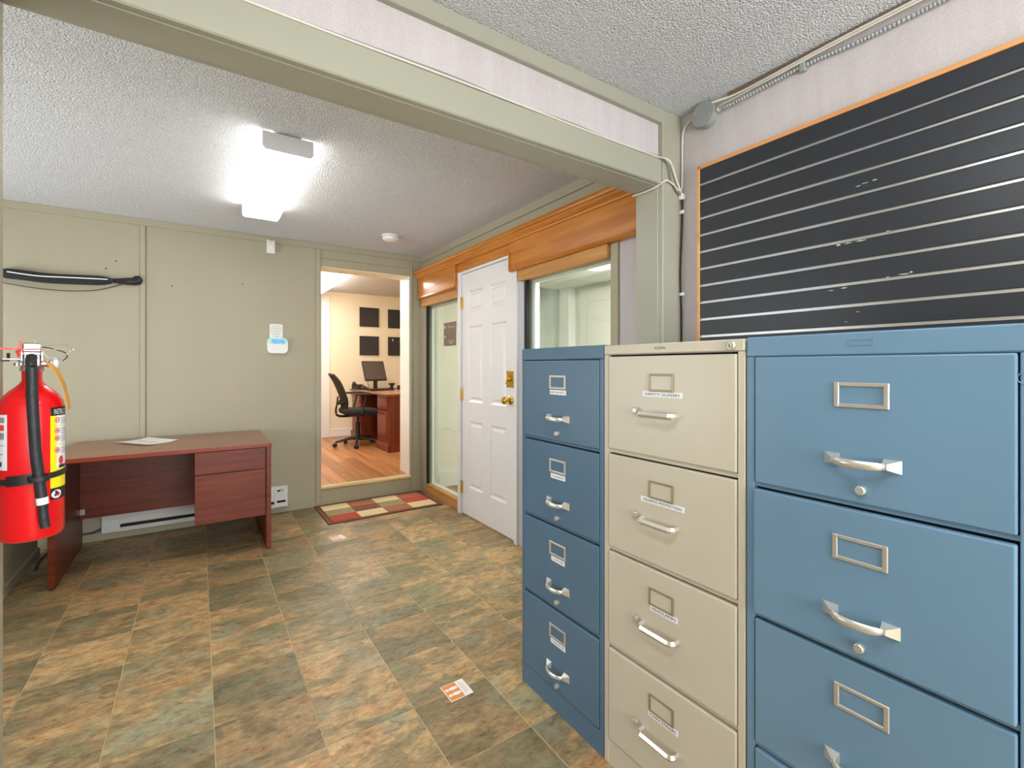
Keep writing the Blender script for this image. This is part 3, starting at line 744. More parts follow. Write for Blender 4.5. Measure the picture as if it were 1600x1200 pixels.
# ================================================================== FILE CABINETS
CBX = 1.07
def holder(bm, cx, cz, w, h, t=0.008, d=0.004, br=0.0015):
    box(bm, cx-w/2, cx-w/2+t*1.2, -d, 0, cz-h/2, cz+h/2, br); box(bm, cx+w/2-t*1.2, cx+w/2, -d, 0, cz-h/2, cz+h/2, br)
    box(bm, cx-w/2+t, cx+w/2-t, -d*0.9, 0, cz+h/2-t, cz+h/2, br); box(bm, cx-w/2+t, cx+w/2-t, -d*0.9, 0, cz-h/2, cz-h/2+t, br)
    return bm
def arch_handle(cx, cz, w=0.128):
    bm = BM()
    for sx in (-1, 1):
        x0 = cx+sx*w/2; x1 = cx+sx*(w/2-0.028)
        a = [(x0, 0, cz-0.0125), (x1, 0, cz-0.0125), (x1, 0, cz+0.0125), (x0, 0, cz+0.0125)]
        vs = [bm.verts.new(p) for p in a]
        xm = cx+sx*(w/2-0.022)
        tp = [bm.verts.new((xm+dx, -0.016, cz+dz)) for dx, dz in ((-0.004, -0.005), (0.004, -0.005), (0.004, 0.005), (-0.004, 0.005))]
        if sx < 0: pass
        else: tp = [tp[1], tp[0], tp[3], tp[2]]
        fs = [bm.faces.new(vs), bm.faces.new(tp)]
        for i in range(4): fs.append(bm.faces.new((vs[i], vs[(i+1) % 4], tp[(i+1) % 4], tp[i])))
        bmesh.ops.recalc_face_normals(bm, faces=fs)
    h = w/2
    tube(bm, [(cx-h+0.022, -0.010, cz), (cx-h+0.026, -0.022, cz), (cx-h+0.04, -0.030, cz), (cx, -0.034, cz), (cx+h-0.04, -0.030, cz), (cx+h-0.026, -0.022, cz), (cx+h-0.022, -0.010, cz)], lambda t: 0.0045+0.002*math.sin(t*PI), 8, 5, ell=(0.55, 1.25))
    return bm
def button(cx, cz, r=0.0088):
    b = BM(); lathe(b, [(0, 0), (r, 0), (r, -0.008), (r*0.82, -0.0095), (r*0.8, -0.012), (0, -0.012)], 18, (cx, 0, cz), 'y'); return b
def bar_handle(cx, cz, w=0.118):
    bm = BM(); tube(bm, [(cx-w/2, 0.0, cz), (cx-w/2, -0.018, cz), (cx-w/2+0.004, -0.025, cz), (cx-w/2+0.012, -0.029, cz), (cx+w/2-0.012, -0.029, cz), (cx+w/2-0.004, -0.025, cz), (cx+w/2, -0.018, cz), (cx+w/2, 0, cz)], 0.0068, 4, 1, ell=(0.62, 1.25))
    for f in bm.faces: f.smooth = False
    return bm
def cabinet(name, label, y_left, width, depth, H, mat, tops, bots, kind, texts, railbot, outs=None, hole=False):
    yc = y_left-width/2
    c = thing(name, label, 'file cabinet', (CBX, yc, 0), -PI/2)
    w = width/2-0.0015; sl = 0.018
    bm = BM()
    box(bm, -w, -w+sl, 0.003, depth, 0.0, railbot, 0.0015)
    box(bm, w-sl, w, 0.003, depth, 0.0, railbot, 0.0015)
    box(bm, -w+sl-0.002, w-sl+0.002, 0.02, depth, 0.0, railbot)       # inner box behind drawers
    box(bm, -w, w, 0.001, depth, railbot, H, 0.003)
    box(bm, -w+sl-0.002, w-sl+0.002, 0.0045, 0.02, 0.0, bots[-1]-0.004)
    for i in range(len(tops)-1):
        box(bm, -w+sl-0.001, w-sl+0.001, 0.007, 0.02, tops[i+1]+0.005, bots[i]-0.0005, 0.0008)
    build('body', bm, mat, c)
    bm = BM()
    for i in range(len(tops)):
        box(bm, -w+sl+0.0002, w-sl-0.0002, 0.0185, 0.0198, bots[i]-0.004, min(tops[i]+0.006, railbot-0.001))
    build('drawer_gap', bm, 'void', c)
    for i, (zt, zb) in enumerate(zip(tops, bots)):
        oy = outs[i] if outs else 0.0
        zc_h = zt-0.077; 
        bm = BM(); box(bm, -w+sl+0.0025, w-sl-0.0025, 0.0, 0.018, zb, zt, 0.003, 2)
        d = build('drawer', bm, mat, c)
        d.location = (0, -oy, 0)
        if kind == 'arch':
            build('label_holder', holder(BM(), 0, zt-0.078, 0.092, 0.05), 'steel', d)
            build('handle', arch_handle(0.0, zt-0.208), 'handle', d)
            build('latch_button', button(0.001, zt-0.262), 'handle', d)
            if texts:
                s, lw = texts[i]
                build('label_strip', box(BM(), -lw/2+0.001, lw/2+0.001, -0.0008, 0, zt-0.123, zt-0.106), 'label_white', d)
                text('lettering', s, 'print_black', d, 0.01, (0.0, zt-0.1145), lambda x, y: (x, -0.0013, y), width=lw*0.86, height=0.0062)
        else:
            build('label_holder', holder(BM(), -0.008, zt-0.076, 0.084, 0.05, 0.0055), 'bronze', d)
            build('label_card', box(BM(), -0.045, 0.029, -0.0012, 0, zt-0.097, zt-0.055), 'beige', d)
            build('handle', bar_handle(-0.012, zt-0.166), 'handle', d)
            build('thumb_latch', box(BM(), -0.101, -0.085, -0.014, 0, zt-0.166, zt-0.151, 0.002), 'steel', d)
            s, lw, off = texts[i]
            build('label_strip', box(BM(), off-lw/2, off+lw/2, -0.0008, 0, zt-0.1165, zt-0.1015), 'label_white', d)
            text('lettering', s, 'print_black', d, 0.01, (off, zt-0.109), lambda x, y: (x, -0.0013, y), width=lw*0.88, height=0.0072)
    if kind == 'arch':
        bm = BM(); zc = (railbot+H)/2+0.002
        for a in ((-0.02, 0.02, zc-0.006, zc-0.005), (-0.02, 0.02, zc+0.005, zc+0.006), (-0.02, -0.019, zc-0.005, zc+0.005), (0.019, 0.02, zc-0.005, zc+0.005)):
            box(bm, a[0], a[1], 0.0, 0.0015, a[2], a[3])
        build('embossed_plate', bm, mat, c)
    if hole:
        build('lock_knockout', tube(BM(), [(w-0.012+0.009*math.cos(q*PI/12), 0.0028, 1.232+0.009*math.sin(q*PI/12)) for q in range(24)], 0.0009, 6, 1), mat, c)
    return c
T4 = [1.272, 0.9685, 0.668, 0.3675]; B4 = [0.983, 0.6835, 0.383, 0.082]
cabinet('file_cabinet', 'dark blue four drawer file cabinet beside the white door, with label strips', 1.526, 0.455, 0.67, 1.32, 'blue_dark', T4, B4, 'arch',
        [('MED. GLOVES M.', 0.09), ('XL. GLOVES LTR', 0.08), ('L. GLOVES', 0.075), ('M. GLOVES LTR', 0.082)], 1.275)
TB = [1.281, 0.977, 0.673, 0.3695]; BB = [0.9945, 0.690, 0.386, 0.082]
cb = cabinet('file_cabinet', 'beige four drawer file cabinet between the two blue cabinets', 1.071, 0.464, 0.67, 1.3165, 'beige', TB, BB, 'bar',
             [('SAFETY GLASSES', 0.133, -0.006), ('HEARING PROTECTION', 0.146, -0.006), ('HEADLAMPS', 0.092, 0.0), ('CHIN STRAPS', 0.10, -0.003)], 1.287)
text('maker_badge', 'GLOBAL', 'signbrown', cb, 0.01, (-0.012, 1.303), lambda x, y: (x, -0.0003, y), width=0.040, height=0.0075)
bm = BM(); lathe(bm, [(0, 0.001), (0.0125, 0.001), (0.0125, -0.003), (0.010, -0.006), (0.009, -0.006), (0.009, -0.0045), (0.006, -0.0045), (0.006, -0.0075), (0, -0.0075)], 24, (0.197, 0, 1.301), 'y')
lk = build('lock', bm, 'steel', cb)
build('keyhole', box(BM(), 0.196, 0.198, -0.0082, -0.0074, 1.297, 1.305), 'void', lk)
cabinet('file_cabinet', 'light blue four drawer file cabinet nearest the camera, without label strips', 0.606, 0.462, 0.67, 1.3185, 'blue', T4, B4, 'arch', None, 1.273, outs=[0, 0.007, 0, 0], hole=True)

# ================================================================== SLATWALL
SX = 1.848
sw = thing('slatwall_board', 'large black slatted display board with pale metal grooves above the cabinets', 'display board', (XW, 0.03, 1.52))
YA, YB = 1.243, -1.19
zt = 2.118
n = 0
slats = []
z_top = zt; gc = 2.050
while z_top > 0.95:
    z_bot = gc+0.0052
    if z_bot < 0.905: z_bot = 0.905
    o = build('slat', box(BM(), SX-0.016, XW-0.001, YB, YA, z_bot, z_top, 0.0012), 'black_slat', sw, True)
    slats.append((o, z_bot, z_top))
    bm = BM()
    box(bm, SX-0.009, XW-0.002, YB, YA, gc-0.0052, gc+0.0052)
    box(bm, SX-0.0165, SX-0.009, YB, YA, gc-0.0052, gc-0.003)
    build('metal_channel', bm, 'alu', sw, True)
    z_top = gc-0.0052; gc -= 0.0741
bm = BM(); box(bm, SX-0.02, XW-0.001, YB, YA+0.008, zt, zt+0.015, 0.0015)
build('wood_edging', bm, 'yellow_trim', sw, True)
build('wood_edging', box(BM(), SX-0.02, XW-0.001, YA, YA+0.014, 0.90, zt+0.015, 0.0015), 'yellow_trim', sw, True)
def chips(slat, spots):
    o = slat[0]; bm = BM()
    for (y, z, L, h) in spots:
        nn = 7; up = []; dn = []
        for i in range(nn+1):
            t = i/nn
            yy = y-L/2+L*t
            k = h*math.sin(min(1, max(0.08, t))*PI)*random.uniform(0.4, 1.1)+0.0004
            up.append((yy, z+k/2+random.uniform(-h, h)*0.25)); dn.append((yy, z-k/2))
        for i in range(nn):
            vs = [bm.verts.new((SX-0.0164, p[0], p[1])) for p in (up[i], up[i+1], dn[i+1], dn[i])]
            bm.faces.new(vs)
    build('chipped_spot', bm, 'chip', o, True)
def wallpt(u, v, X):
    d = (u-800)/729.0
    fx, fy = 0.5577+0.83*d, 0.83-0.5577*d
    t = X/fx
    return fy*t, 1.25+(573-v)/729.0*t
def slat_at(z):
    for s_ in slats:
        if s_[1] <= z <= s_[2]: return s_
    return min(slats, key=lambda s_: min(abs(s_[1]-z), abs(s_[2]-z)))
for (uu, vv, L, h) in ((1340, 291, 0.016, 0.004), (1352, 286, 0.022, 0.003), (1367, 281, 0.014, 0.006), (1310, 383, 0.014, 0.007), (1325, 380, 0.03, 0.003), (1345, 376, 0.03, 0.004), (1388, 361, 0.014, 0.003), (1298, 454, 0.02, 0.003), (1318, 450, 0.024, 0.004), (1413, 428, 0.03, 0.004), (1424, 425, 0.008, 0.005), (1388, 433, 0.012, 0.003), (1340, 487, 0.01, 0.003), (1322, 503, 0.01, 0.002)):
    y, z = wallpt(uu, vv, SX-0.016)
    chips(slat_at(z), [(y, z, L, h)])

# ================================================================== JUNCTION BOX, CONDUIT, CABLES
jb = thing('junction_box', 'round grey metal junction box high in the corner by the post', 'junction box', (XW, 1.225, 2.352))
build('can', lathe(BM(), [(0, XW), (0.05, XW), (0.05, XW-0.044), (0, XW-0.044)], 28, (0, 1.225, 2.352), 'x'), 'galv', jb, True)
build('cover_plate', lathe(BM(), [(0, XW-0.044), (0.0525, XW-0.044), (0.0525, XW-0.048), (0, XW-0.0485)], 28, (0, 1.225, 2.352), 'x'), 'galv', jb, True)
bm = BM()
for (dy, dz) in ((0.036, 0.012), (-0.036, -0.018)): lathe(bm, [(0, XW-0.052), (0.005, XW-0.052), (0.005, XW-0.0475), (0, XW-0.0475)], 10, (0, 1.225+dy, 2.352+dz), 'x')
build('screw', bm, 'steel', jb, True)
build('connector', lathe(BM(), [(0, 0), (0.013, 0), (0.013, -0.016), (0.010, -0.018), (0.010, -0.024), (0, -0.024)], 14, (XW-0.022, 1.178, 2.352), 'y'), 'steel', jb, True)
cd = thing('metal_conduit', 'ribbed flexible metal conduit running along the top of the wallpapered wall', 'conduit', (XW, 0.3, 2.35))
bm = BM()
path = smooth_path([(XW-0.022, 1.156, 2.352), (XW-0.016, 1.10, 2.350), (XW-0.012, 0.95, 2.358), (XW-0.012, 0.80, 2.362), (XW-0.012, 0.64, 2.352), (XW-0.012, 0.4, 2.352), (XW-0.012, 0.1, 2.352), (XW-0.012, -0.8, 2.352)], 26)
fine = []
for i in range(len(path)-1):
    L = (path[i+1]-path[i]).length; k = max(1, int(L/0.0024))
    for j in range(k): fine.append(path[i].lerp(path[i+1], j/k))
cnt = [0]
def rib(t):
    cnt[0] += 1
    return 0.0088 if cnt[0] % 4 > 1 else 0.0062
tube(bm, fine, rib, 8, 1)
for f in bm.faces: f.smooth = False
build('ribbed_tube', bm, 'galv', cd, True)
build('strap_clip', box(BM(), XW-0.024, XW-0.001, 0.822, 0.842, 2.342, 2.376, 0.003), 'galv', cd, True)
# cracked brown gap and strip by the ceiling
bm = BM(); box(bm, XW-0.012, XW-0.001, -2.4, 1.13, CN-0.018, CN-0.001, 0.001)
struct('trim_7', bm, 'signbrown', 'rough brown strip exposed where wallpaper meets the near ceiling')
def cable(label, pts, r, mat, k=6):
    return tag(build('cable', tube(BM(), pts, r, 8, k), mat), label, 'cable')
cable('white cable running along the ceiling corner above the metal conduit', [(XW-0.03, 1.19, 2.39), (XW-0.008, 1.1, 2.388), (XW-0.016, 0.95, 2.384), (XW-0.018, 0.7, 2.39), (XW-0.018, 0.3, 2.39), (XW-0.018, -0.8, 2.392)], 0.005, 'cable_white')
cable('thinner white cable between the conduit and the ceiling strip', [(XW-0.01, 1.165, 2.372), (XW-0.008, 1.05, 2.376), (XW-0.022, 0.93, 2.372), (XW-0.024, 0.7, 2.378), (XW-0.024, 0.2, 2.378), (XW-0.024, -0.8, 2.38)], 0.0035, 'cable_white')
# cable from box down post then across beam soffit
PX = 1.862
cable('white cable looping from the junction box down the post edge and under the beam', [(XW-0.02, 1.275, 2.362), (1.857, 1.315, 2.366), (1.858, 1.345, 2.34), (1.861, 1.355, 2.28), (1.861, 1.355, 2.15), (1.860, 1.355, 2.10), (1.852, 1.354, 2.068), (1.825, 1.353, 2.062), (1.79, 1.354, 2.082), (1.755, 1.354, 2.088), (1.737, 1.358, 2.083), (1.726, 1.40, 2.066), (1.725, 1.47, 2.064), (1.725, 1.53, 2.066)], 0.0045, 'cable_white')
cable('grey cable along the top edge of the green beam', [(-0.37, 1.380, 2.189), (0.1, 1.375, 2.188), (0.4, 1.38, 2.196), (0.7, 1.378, 2.200), (0.95, 1.378, 2.190), (1.2, 1.378, 2.196), (1.45, 1.376, 2.188), (1.60, 1.374, 2.189), (1.70, 1.360, 2.187), (1.755, 1.352, 2.165), (1.78, 1.354, 2.10), (1.82, 1.354, 2.055), (1.855, 1.354, 2.038)], 0.004, 'cable_grey')
cable('white cable lying on the green beam beside the grey one', [(-0.37, 1.370, 2.187), (0.3, 1.371, 2.187), (0.7, 1.370, 2.189), (1.2, 1.371, 2.187), (1.6, 1.369, 2.187), (1.735, 1.354, 2.182), (1.775, 1.353, 2.170), (1.805, 1.352, 2.12), (1.835, 1.352, 2.07), (1.857, 1.352, 2.045)], 0.0035, 'cable_white')
cable('second white cable drooping from the beam end to the cable tie', [(1.735, 1.354, 2.186), (1.765, 1.350, 2.180), (1.79, 1.350, 2.150), (1.82, 1.350, 2.095), (1.852, 1.350, 2.048)], 0.003, 'cable_white')
cable('black cable running down the post edge behind the cabinets', [(1.857, 1.352, 2.04), (1.862, 1.355, 1.95), (1.855, 1.356, 1.80), (1.850, 1.357, 1.66), (1.858, 1.357, 1.50), (1.858, 1.357, 1.30), (1.855, 1.357, 0.9), (1.858, 1.357, 0.3)], 0.0042, 'black')
for (z, lb) in ((2.035, 'white cable tie block where cables meet on the post'), (1.965, 'small white cable clip just under the tie block'), (1.585, 'small white cable clip midway down the post')):
    bm = BM()
    sz = 0.013 if z > 2 else 0.008
    box(bm, 1.857-sz, 1.857+sz*0.8, 1.342, 1.364, z-sz, z+sz, 0.003)
    tag(build('cable_clip', bm, 'label_white'), lb, 'clip', 'clips on the post')

# ================================================================== FIRE EXTINGUISHER
EX, EY, EZ = -0.311, 1.474, 0.868
R = 0.0535
fe = thing('fire_extinguisher', 'red fire extinguisher with black hose strapped to the left wall', 'fire extinguisher', (EX, EY, EZ), 0.208)
bm = BM()
prof = [(0, 0.004), (R-0.010, 0.0), (R-0.003, 0.004), (R, 0.012), (R, 0.292), (R-0.002, 0.303), (R-0.007, 0.315), (R-0.016, 0.327), (R-0.028, 0.338), (0.019, 0.346), (0.0165, 0.352), (0.0165, 0.374), (0, 0.374)]
build('cylinder', lathe(bm, prof, 48), 'red', fe)
bm = BM(); lathe(bm, [(0, 0.372), (0.0195, 0.372), (0.0195, 0.380), (0.0175, 0.384), (0.0175, 0.394), (0, 0.396)], 24)
box(bm, -0.014, 0.014, -0.032, 0.016, 0.382, 0.410, 0.003)
lathe(bm, [(0, 0.0), (0.0075, 0.0), (0.0075, 0.028), (0, 0.028)], 14, (0.014, -0.002, 0.389), 'x')
build('valve', bm, 'alu', fe)
bm = BM(); box(bm, -0.015, 0.015, -0.050, 0.03, 0.413, 0.434, 0.003); box(bm, -0.013, 0.013, -0.040, 0.02, 0.408, 0.414, 0.001)
for sx in (-1, 1): box(bm, sx*0.0155-0.0018, sx*0.0155+0.0018, -0.046, -0.01, 0.394, 0.415, 0.001)
build('lever', bm, 'alu', fe)
bm = BM(); tube(bm, [(0.012, 0.0, 0.417), (0.045, 0.004, 0.423), (0.062, 0.004, 0.42), (0.058, 0.004, 0.412), (0.04, 0.0, 0.406), (0.015, -0.004, 0.404)], 0.0011, 6, 6)
tube(bm, [(0.015, 0, 0.428), (0.04, 0.01, 0.434), (0.060, 0.012, 0.432), (0.069, 0.012, 0.422), (0.055, 0.01, 0.408), (0.025, 0.004, 0.409)], 0.0013, 6, 6)
build('pull_pin_ring', bm, 'steel', fe)
bm = BM(); tube(bm, [(0.014, 0.0, 0.4275), (0.03, 0.004, 0.424), (0.052, 0.006, 0.416), (0.058, 0.006, 0.406), (0.050, 0.004, 0.396)], 0.0012, 6, 6)
build('tether_wire', bm, 'black', fe)
bm = BM(); lathe(bm, [(0, 0.032), (0.013, 0.032), (0.0155, 0.035), (0.0155, 0.041), (0.011, 0.045), (0, 0.046)], 20, (0, -0.002, 0.389), 'x')
gauge = build('gauge', bm, 'clear', fe)
bm = BM(); box(bm, -0.045, -0.014, -0.012, 0.006, 0.397, 0.4005, 0.001); tube(bm, [(-0.022, -0.003, 0.4), (-0.017, -0.003, 0.395), (-0.016, -0.003, 0.385)], 0.004, 8, 4)
lathe(bm, [(0, 0.384), (0.0055, 0.384), (0.0055, 0.39), (0, 0.39)], 10, (-0.023, -0.006, 0))
build('hanger_bracket', bm, 'alu', fe)
bm = BM(); box(bm, -0.06, -0.034, -0.009, 0.003, 0.3935, 0.397, 0.0008); tube(bm, [(-0.036, -0.004, 0.40), (-0.036, -0.004, 0.412)], 0.0028, 8, 1)
build('wall_hook', bm, 'black', fe)
# red tamper seal
bm = BM()
prism(bm, [(-0.10, 0.4235), (-0.04, 0.4225), (-0.02, 0.420), (0.01, 0.4225), (0.02, 0.4215), (0.01, 0.4185), (-0.02, 0.4175), (-0.045, 0.418), (-0.10, 0.420)], 'y', -0.053, -0.051)
prism(bm, [(-0.021, 0.418), (-0.018, 0.4385), (-0.0145, 0.4385), (-0.0165, 0.418)], 'y', -0.053, -0.051)
tube(bm, [(-0.018, -0.045, 0.421), (-0.021, -0.045, 0.414), (-0.018, -0.045, 0.404)], 0.0035, 8, 4)
build('tamper_seal', bm, 'redp', fe)
# tag on zip tie
build('zip_tie', tube(BM(), [(0.003, -0.045, 0.440), (0.012, -0.04, 0.425), (0.024, -0.03, 0.402), (0.026, -0.026, 0.399), (0.022, -0.024, 0.392)], 0.0011, 6, 4), 'cable_white', fe)
bm = BM()
pts = [(0.021, 0.395), (0.026, 0.393), (0.036, 0.384), (0.045, 0.365), (0.052, 0.345), (0.0565, 0.322), (0.060, 0.300), (0.0605, 0.286)]
wd = [0.006, 0.010, 0.014, 0.014, 0.014, 0.013, 0.012, 0.010]
prev = None
for (p, wv) in zip(pts, wd):
    a = bm.verts.new((p[0]-wv*0.35, -0.030-wv*0.8, p[1]-wv*0.5)); b = bm.verts.new((p[0]+0.0015, -0.012, p[1]))
    if prev: bm.faces.new((prev[0], a, b, prev[1]))
    prev = (a, b)
r_ = bmesh.ops.extrude_face_region(bm, geom=list(bm.faces))
for v_ in [g_ for g_ in r_['geom'] if isinstance(g_, bmesh.types.BMVert)]: v_.co.x += 0.0006
bmesh.ops.recalc_face_normals(bm, faces=bm.faces)
tg = build('inspection_tag', bm, 'tag', fe)
# hose
hx = [(0.0, -0.028, 0.402), (-0.001, -0.046, 0.400), (-0.001, -0.062, 0.385), (0.0, -0.066, 0.36), (0.0005, -0.066, 0.31), (0.003, -0.066, 0.25), (0.006, -0.066, 0.19), (0.011, -0.066, 0.14), (0.0155, -0.067, 0.09), (0.018, -0.068, 0.052), (0.0205, -0.068, 0.032)]
build('hose', tube(BM(), hx, lambda t: 0.0095 if t < 0.82 else 0.0085, 14, 6), 'rubber', fe)
build('hose_ring', tube(BM(), [(0.0148, -0.0668, 0.098), (0.0163, -0.0672, 0.083)], 0.0102, 16, 1), 'label_white', fe)
# band clip around cylinder
bm = BM()
def band(bm, a0, a1, zf, h, r0, r1, n=20):
    A = []
    for i in range(n+1):
        a = a0+(a1-a0)*i/n; z = zf(a)
        ca, sa = math.cos(a), math.sin(a)
        A.append([bm.verts.new((r*sa, -r*ca, z+dz)) for r, dz in ((r0, -h/2), (r1, -h/2), (r1, h/2), (r0, h/2))])
    fs = []
    for p, q in zip(A[:-1], A[1:]):
        for i in range(4): f = bm.faces.new((p[i], p[(i+1) % 4], q[(i+1) % 4], q[i])); fs.append(f)
    fs.append(bm.faces.new(A[0])); fs.append(bm.faces.new(A[-1]))
    bmesh.ops.recalc_face_normals(bm, faces=fs)
band(bm, -PI, PI*0.97, lambda a: 0.138+0.004*a, 0.0125, R+0.0004, R+0.003, 48)
band(bm, -0.75, 0.0, lambda a: 0.139+0.004*a, 0.022, R+0.0004, R+0.0038, 12)
tube(bm, [(-0.006, -0.056, 0.139), (-0.003, -0.074, 0.139), (0.011, -0.0795, 0.139), (0.024, -0.074, 0.14), (0.027, -0.055, 0.141)], 0.006, 6, 5, ell=(0.3, 1.2))
build('hose_strap', bm, 'black', fe)
bm = BM()
for dz in (-0.004, 0.0045):
    tube(bm, [(-0.005, -0.062, 0.139+dz), (-0.002, -0.076, 0.139+dz), (0.011, -0.0815, 0.139+dz), (0.024, -0.076, 0.14+dz)], 0.0011, 6, 4)
build('clip_ridges', bm, 'rubber', fe)
# curved labels
def cyl(x, y, off=0.0): return lambda a, z: ((R+off)*math.sin(a), -(R+off)*math.cos(a), z)
def patch(name, a0, a1, z0, z1, mat, off, n=8):
    bm = BM(); A = []
    for i in range(n+1):
        a = a0+(a1-a0)*i/n
        A.append((bm.verts.new(((R+off)*math.sin(a), -(R+off)*math.cos(a), z0)), bm.verts.new(((R+off)*math.sin(a), -(R+off)*math.cos(a), z1))))
    for p, q in zip(A[:-1], A[1:]): f = bm.faces.new((p[0], q[0], q[1], p[1])); f.smooth = True
    return build(name, bm, mat, fe)
def ctext(s, mat, a, z, w, h, off=0.0009):
    return text('lettering', s, mat, fe, 0.01, (0, z), lambda x, y: ((R+off)*math.sin(a+x/R), -(R+off)*math.cos(a+x/R), y), width=w, height=h)
def cdisc(a, z, r, mat, off, name='printed_disc', ry=None):
    bm = BM(); vs = []
    for i in range(20):
        t = 2*PI*i/20; aa = a+r*math.cos(t)/R
        vs.append(bm.verts.new(((R+off)*math.sin(aa), -(R+off)*math.cos(aa), z+(ry or r)*math.sin(t))))
    bm.faces.new(vs); return build(name, bm, mat, fe)
LA0, LA1 = 0.56, 2.1
patch('instruction_label', LA0, LA1, 0.104, 0.290, 'yellow', 0.0003)
patch('label_header', LA0, LA1, 0.272, 0.291, 'print_black', 0.0006)
patch('label_footer', LA0, LA1, 0.084, 0.110, 'print_black', 0.0006)
patch('label_text_field', 0.80, LA1, 0.152, 0.272, 'label_white', 0.0006)
ctext('INSTRUCTIONS', 'label_white', 1.16, 0.281, 0.050, 0.012)
for i, z in enumerate((0.262, 0.238, 0.221, 0.194)):
    cdisc(0.83, z, 0.0065, 'print_red', 0.0009); cdisc(0.83, z, 0.0050, 'label_white', 0.0011); cdisc(0.83, z, 0.0040, 'print_red', 0.0013)
    text('lettering', str(i+1), 'label_white', fe, 0.01, (0, z), lambda x, y: ((R+.0015)*math.sin(0.83+x/R), -(R+.0015)*math.cos(0.83+x/R), y), width=0.0026, height=0.005)
    for q in (0.003, -0.002, -0.007): patch('printed_line', 1.0, 1.75, z+q-0.0008, z+q+0.0008, 'print_grey', 0.0009)
patch('divider_line', 0.86, LA1, 0.2485, 0.2495, 'yellow', 0.0009); patch('divider_line', 0.86, LA1, 0.2045, 0.2065, 'yellow', 0.0009)
cdisc(1.02, 0.170, 0.007, 'print_red', 0.0009, 'flame_mark', 0.010); patch('class_mark', 0.90, 1.35, 0.153, 0.160, 'print_black', 0.0009)
cdisc(0.80, 0.096, 0.0115, 'label_white', 0.0009, 'round_emblem', 0.0095)
cdisc(0.80, 0.102, 0.0016, 'print_red', 0.0012); cdisc(0.75, 0.094, 0.0032, 'print_blue', 0.0012); cdisc(0.87, 0.094, 0.0034, 'print_red', 0.0012)
patch('inspection_label', -1.5, -0.76, 0.160, 0.279, 'label_white', 0.0005)
bm = BM()
for i in range(6): 
    for j in range(2):
        pass
bm.free()
patch('printed_line', -1.4, -0.86, 0.262, 0.273, 'print_grey', 0.0008); patch('printed_line', -1.4, -0.88, 0.245, 0.257, 'redp', 0.0008)
for k in range(7): patch('barcode_bar', -1.25+k*0.055, -1.22+k*0.055, 0.226, 0.240, 'print_black', 0.0008, 2)
patch('printed_line', -1.4, -0.90, 0.212, 0.214, 'print_grey', 0.0008); patch('printed_line', -1.4, -0.92, 0.193, 0.195, 'print_grey', 0.0008)
patch('printed_line', -1.4, -0.98, 0.168, 0.178, 'print_blue', 0.0008)

# ================================================================== OFFICE CONTENTS
# acoustic panels
for (x0, z0, lb) in ((2.121, 1.892, 'upper left dark foam square on the cream office wall'), (2.582, 1.887, 'upper right dark foam square on the cream office wall'),
                 (2.121, 1.435, 'lower left dark foam square on the cream office wall'), (2.582, 1.435, 'lower right dark foam square with two pins on the office wall')):
    f = thing('acoustic_panel', lb, 'wall panel', (x0+0.1525, OY, z0), 0, 'dark foam squares')
    build('foam_square', box(BM(), -0.1525, 0.1525, -0.025, 0.0, 0, 0.304, 0.004), 'foam', f)
    if x0 > 2.5 and z0 < 1.6:
        tag(build('pin', box(BM(), -0.088, -0.072, -0.032, -0.024, 0.235, 0.27, 0.003), 'label_white', f), 'white pin')
        tag(build('pin', box(BM(), 0.04, 0.07, -0.032, -0.024, 0.22, 0.262, 0.006), 'print_red', f), 'red pin')
# office desk (faces -X)
OX0, OX1, OYa, OYb = 1.99, 2.72, 5.74, 7.42
DZ = 0.735
od = thing('executive_desk', 'cherry wood double pedestal desk in the office behind the doorway', 'desk', ((OX0+OX1)/2, (OYa+OYb)/2, OZ))
bm = BM(); box(bm, OX0-0.045, OX1+0.03, OYa-0.04, OYb+0.03, OZ+DZ-0.012, OZ+DZ, 0.005); box(bm, OX0-0.028, OX1+0.015, OYa-0.024, OYb+0.015, OZ+DZ-0.03, OZ+DZ-0.012, 0.006)
build('desktop', bm, 'cherry_top', od, True)
for (a, b) in ((OYa, OYa+0.46), (OYb-0.46, OYb)):
    p = build('pedestal', box(BM(), OX0, OX1, a, b, OZ+0.09, OZ+DZ-0.03, 0.004), 'cherry', od, True)
    build('plinth', box(BM(), OX0-0.02, OX1+0.01, a-0.018, b+0.018, OZ, OZ+0.092, 0.006), 'cherry', p, True)
    bm = BM(); box(bm, OX0-0.012, OX0, a+0.04, b-0.04, OZ+0.13, OZ+0.50, 0.005); box(bm, OX0-0.018, OX0-0.011, a+0.075, b-0.075, OZ+0.165, OZ+0.465, 0.006)
    build('door', bm, 'cherry', p, True)
    bm = BM(); box(bm, OX0-0.012, OX0, a+0.04, b-0.04, OZ+0.53, OZ+0.68, 0.005)
    build('drawer', bm, 'cherry', p, True)
build('modesty_panel', box(BM(), OX1-0.12, OX1-0.09, OYa+0.46, OYb-0.46, OZ+0.2, OZ+DZ-0.03, 0.002), 'cherry_top', od, True)
ZT = OZ+DZ
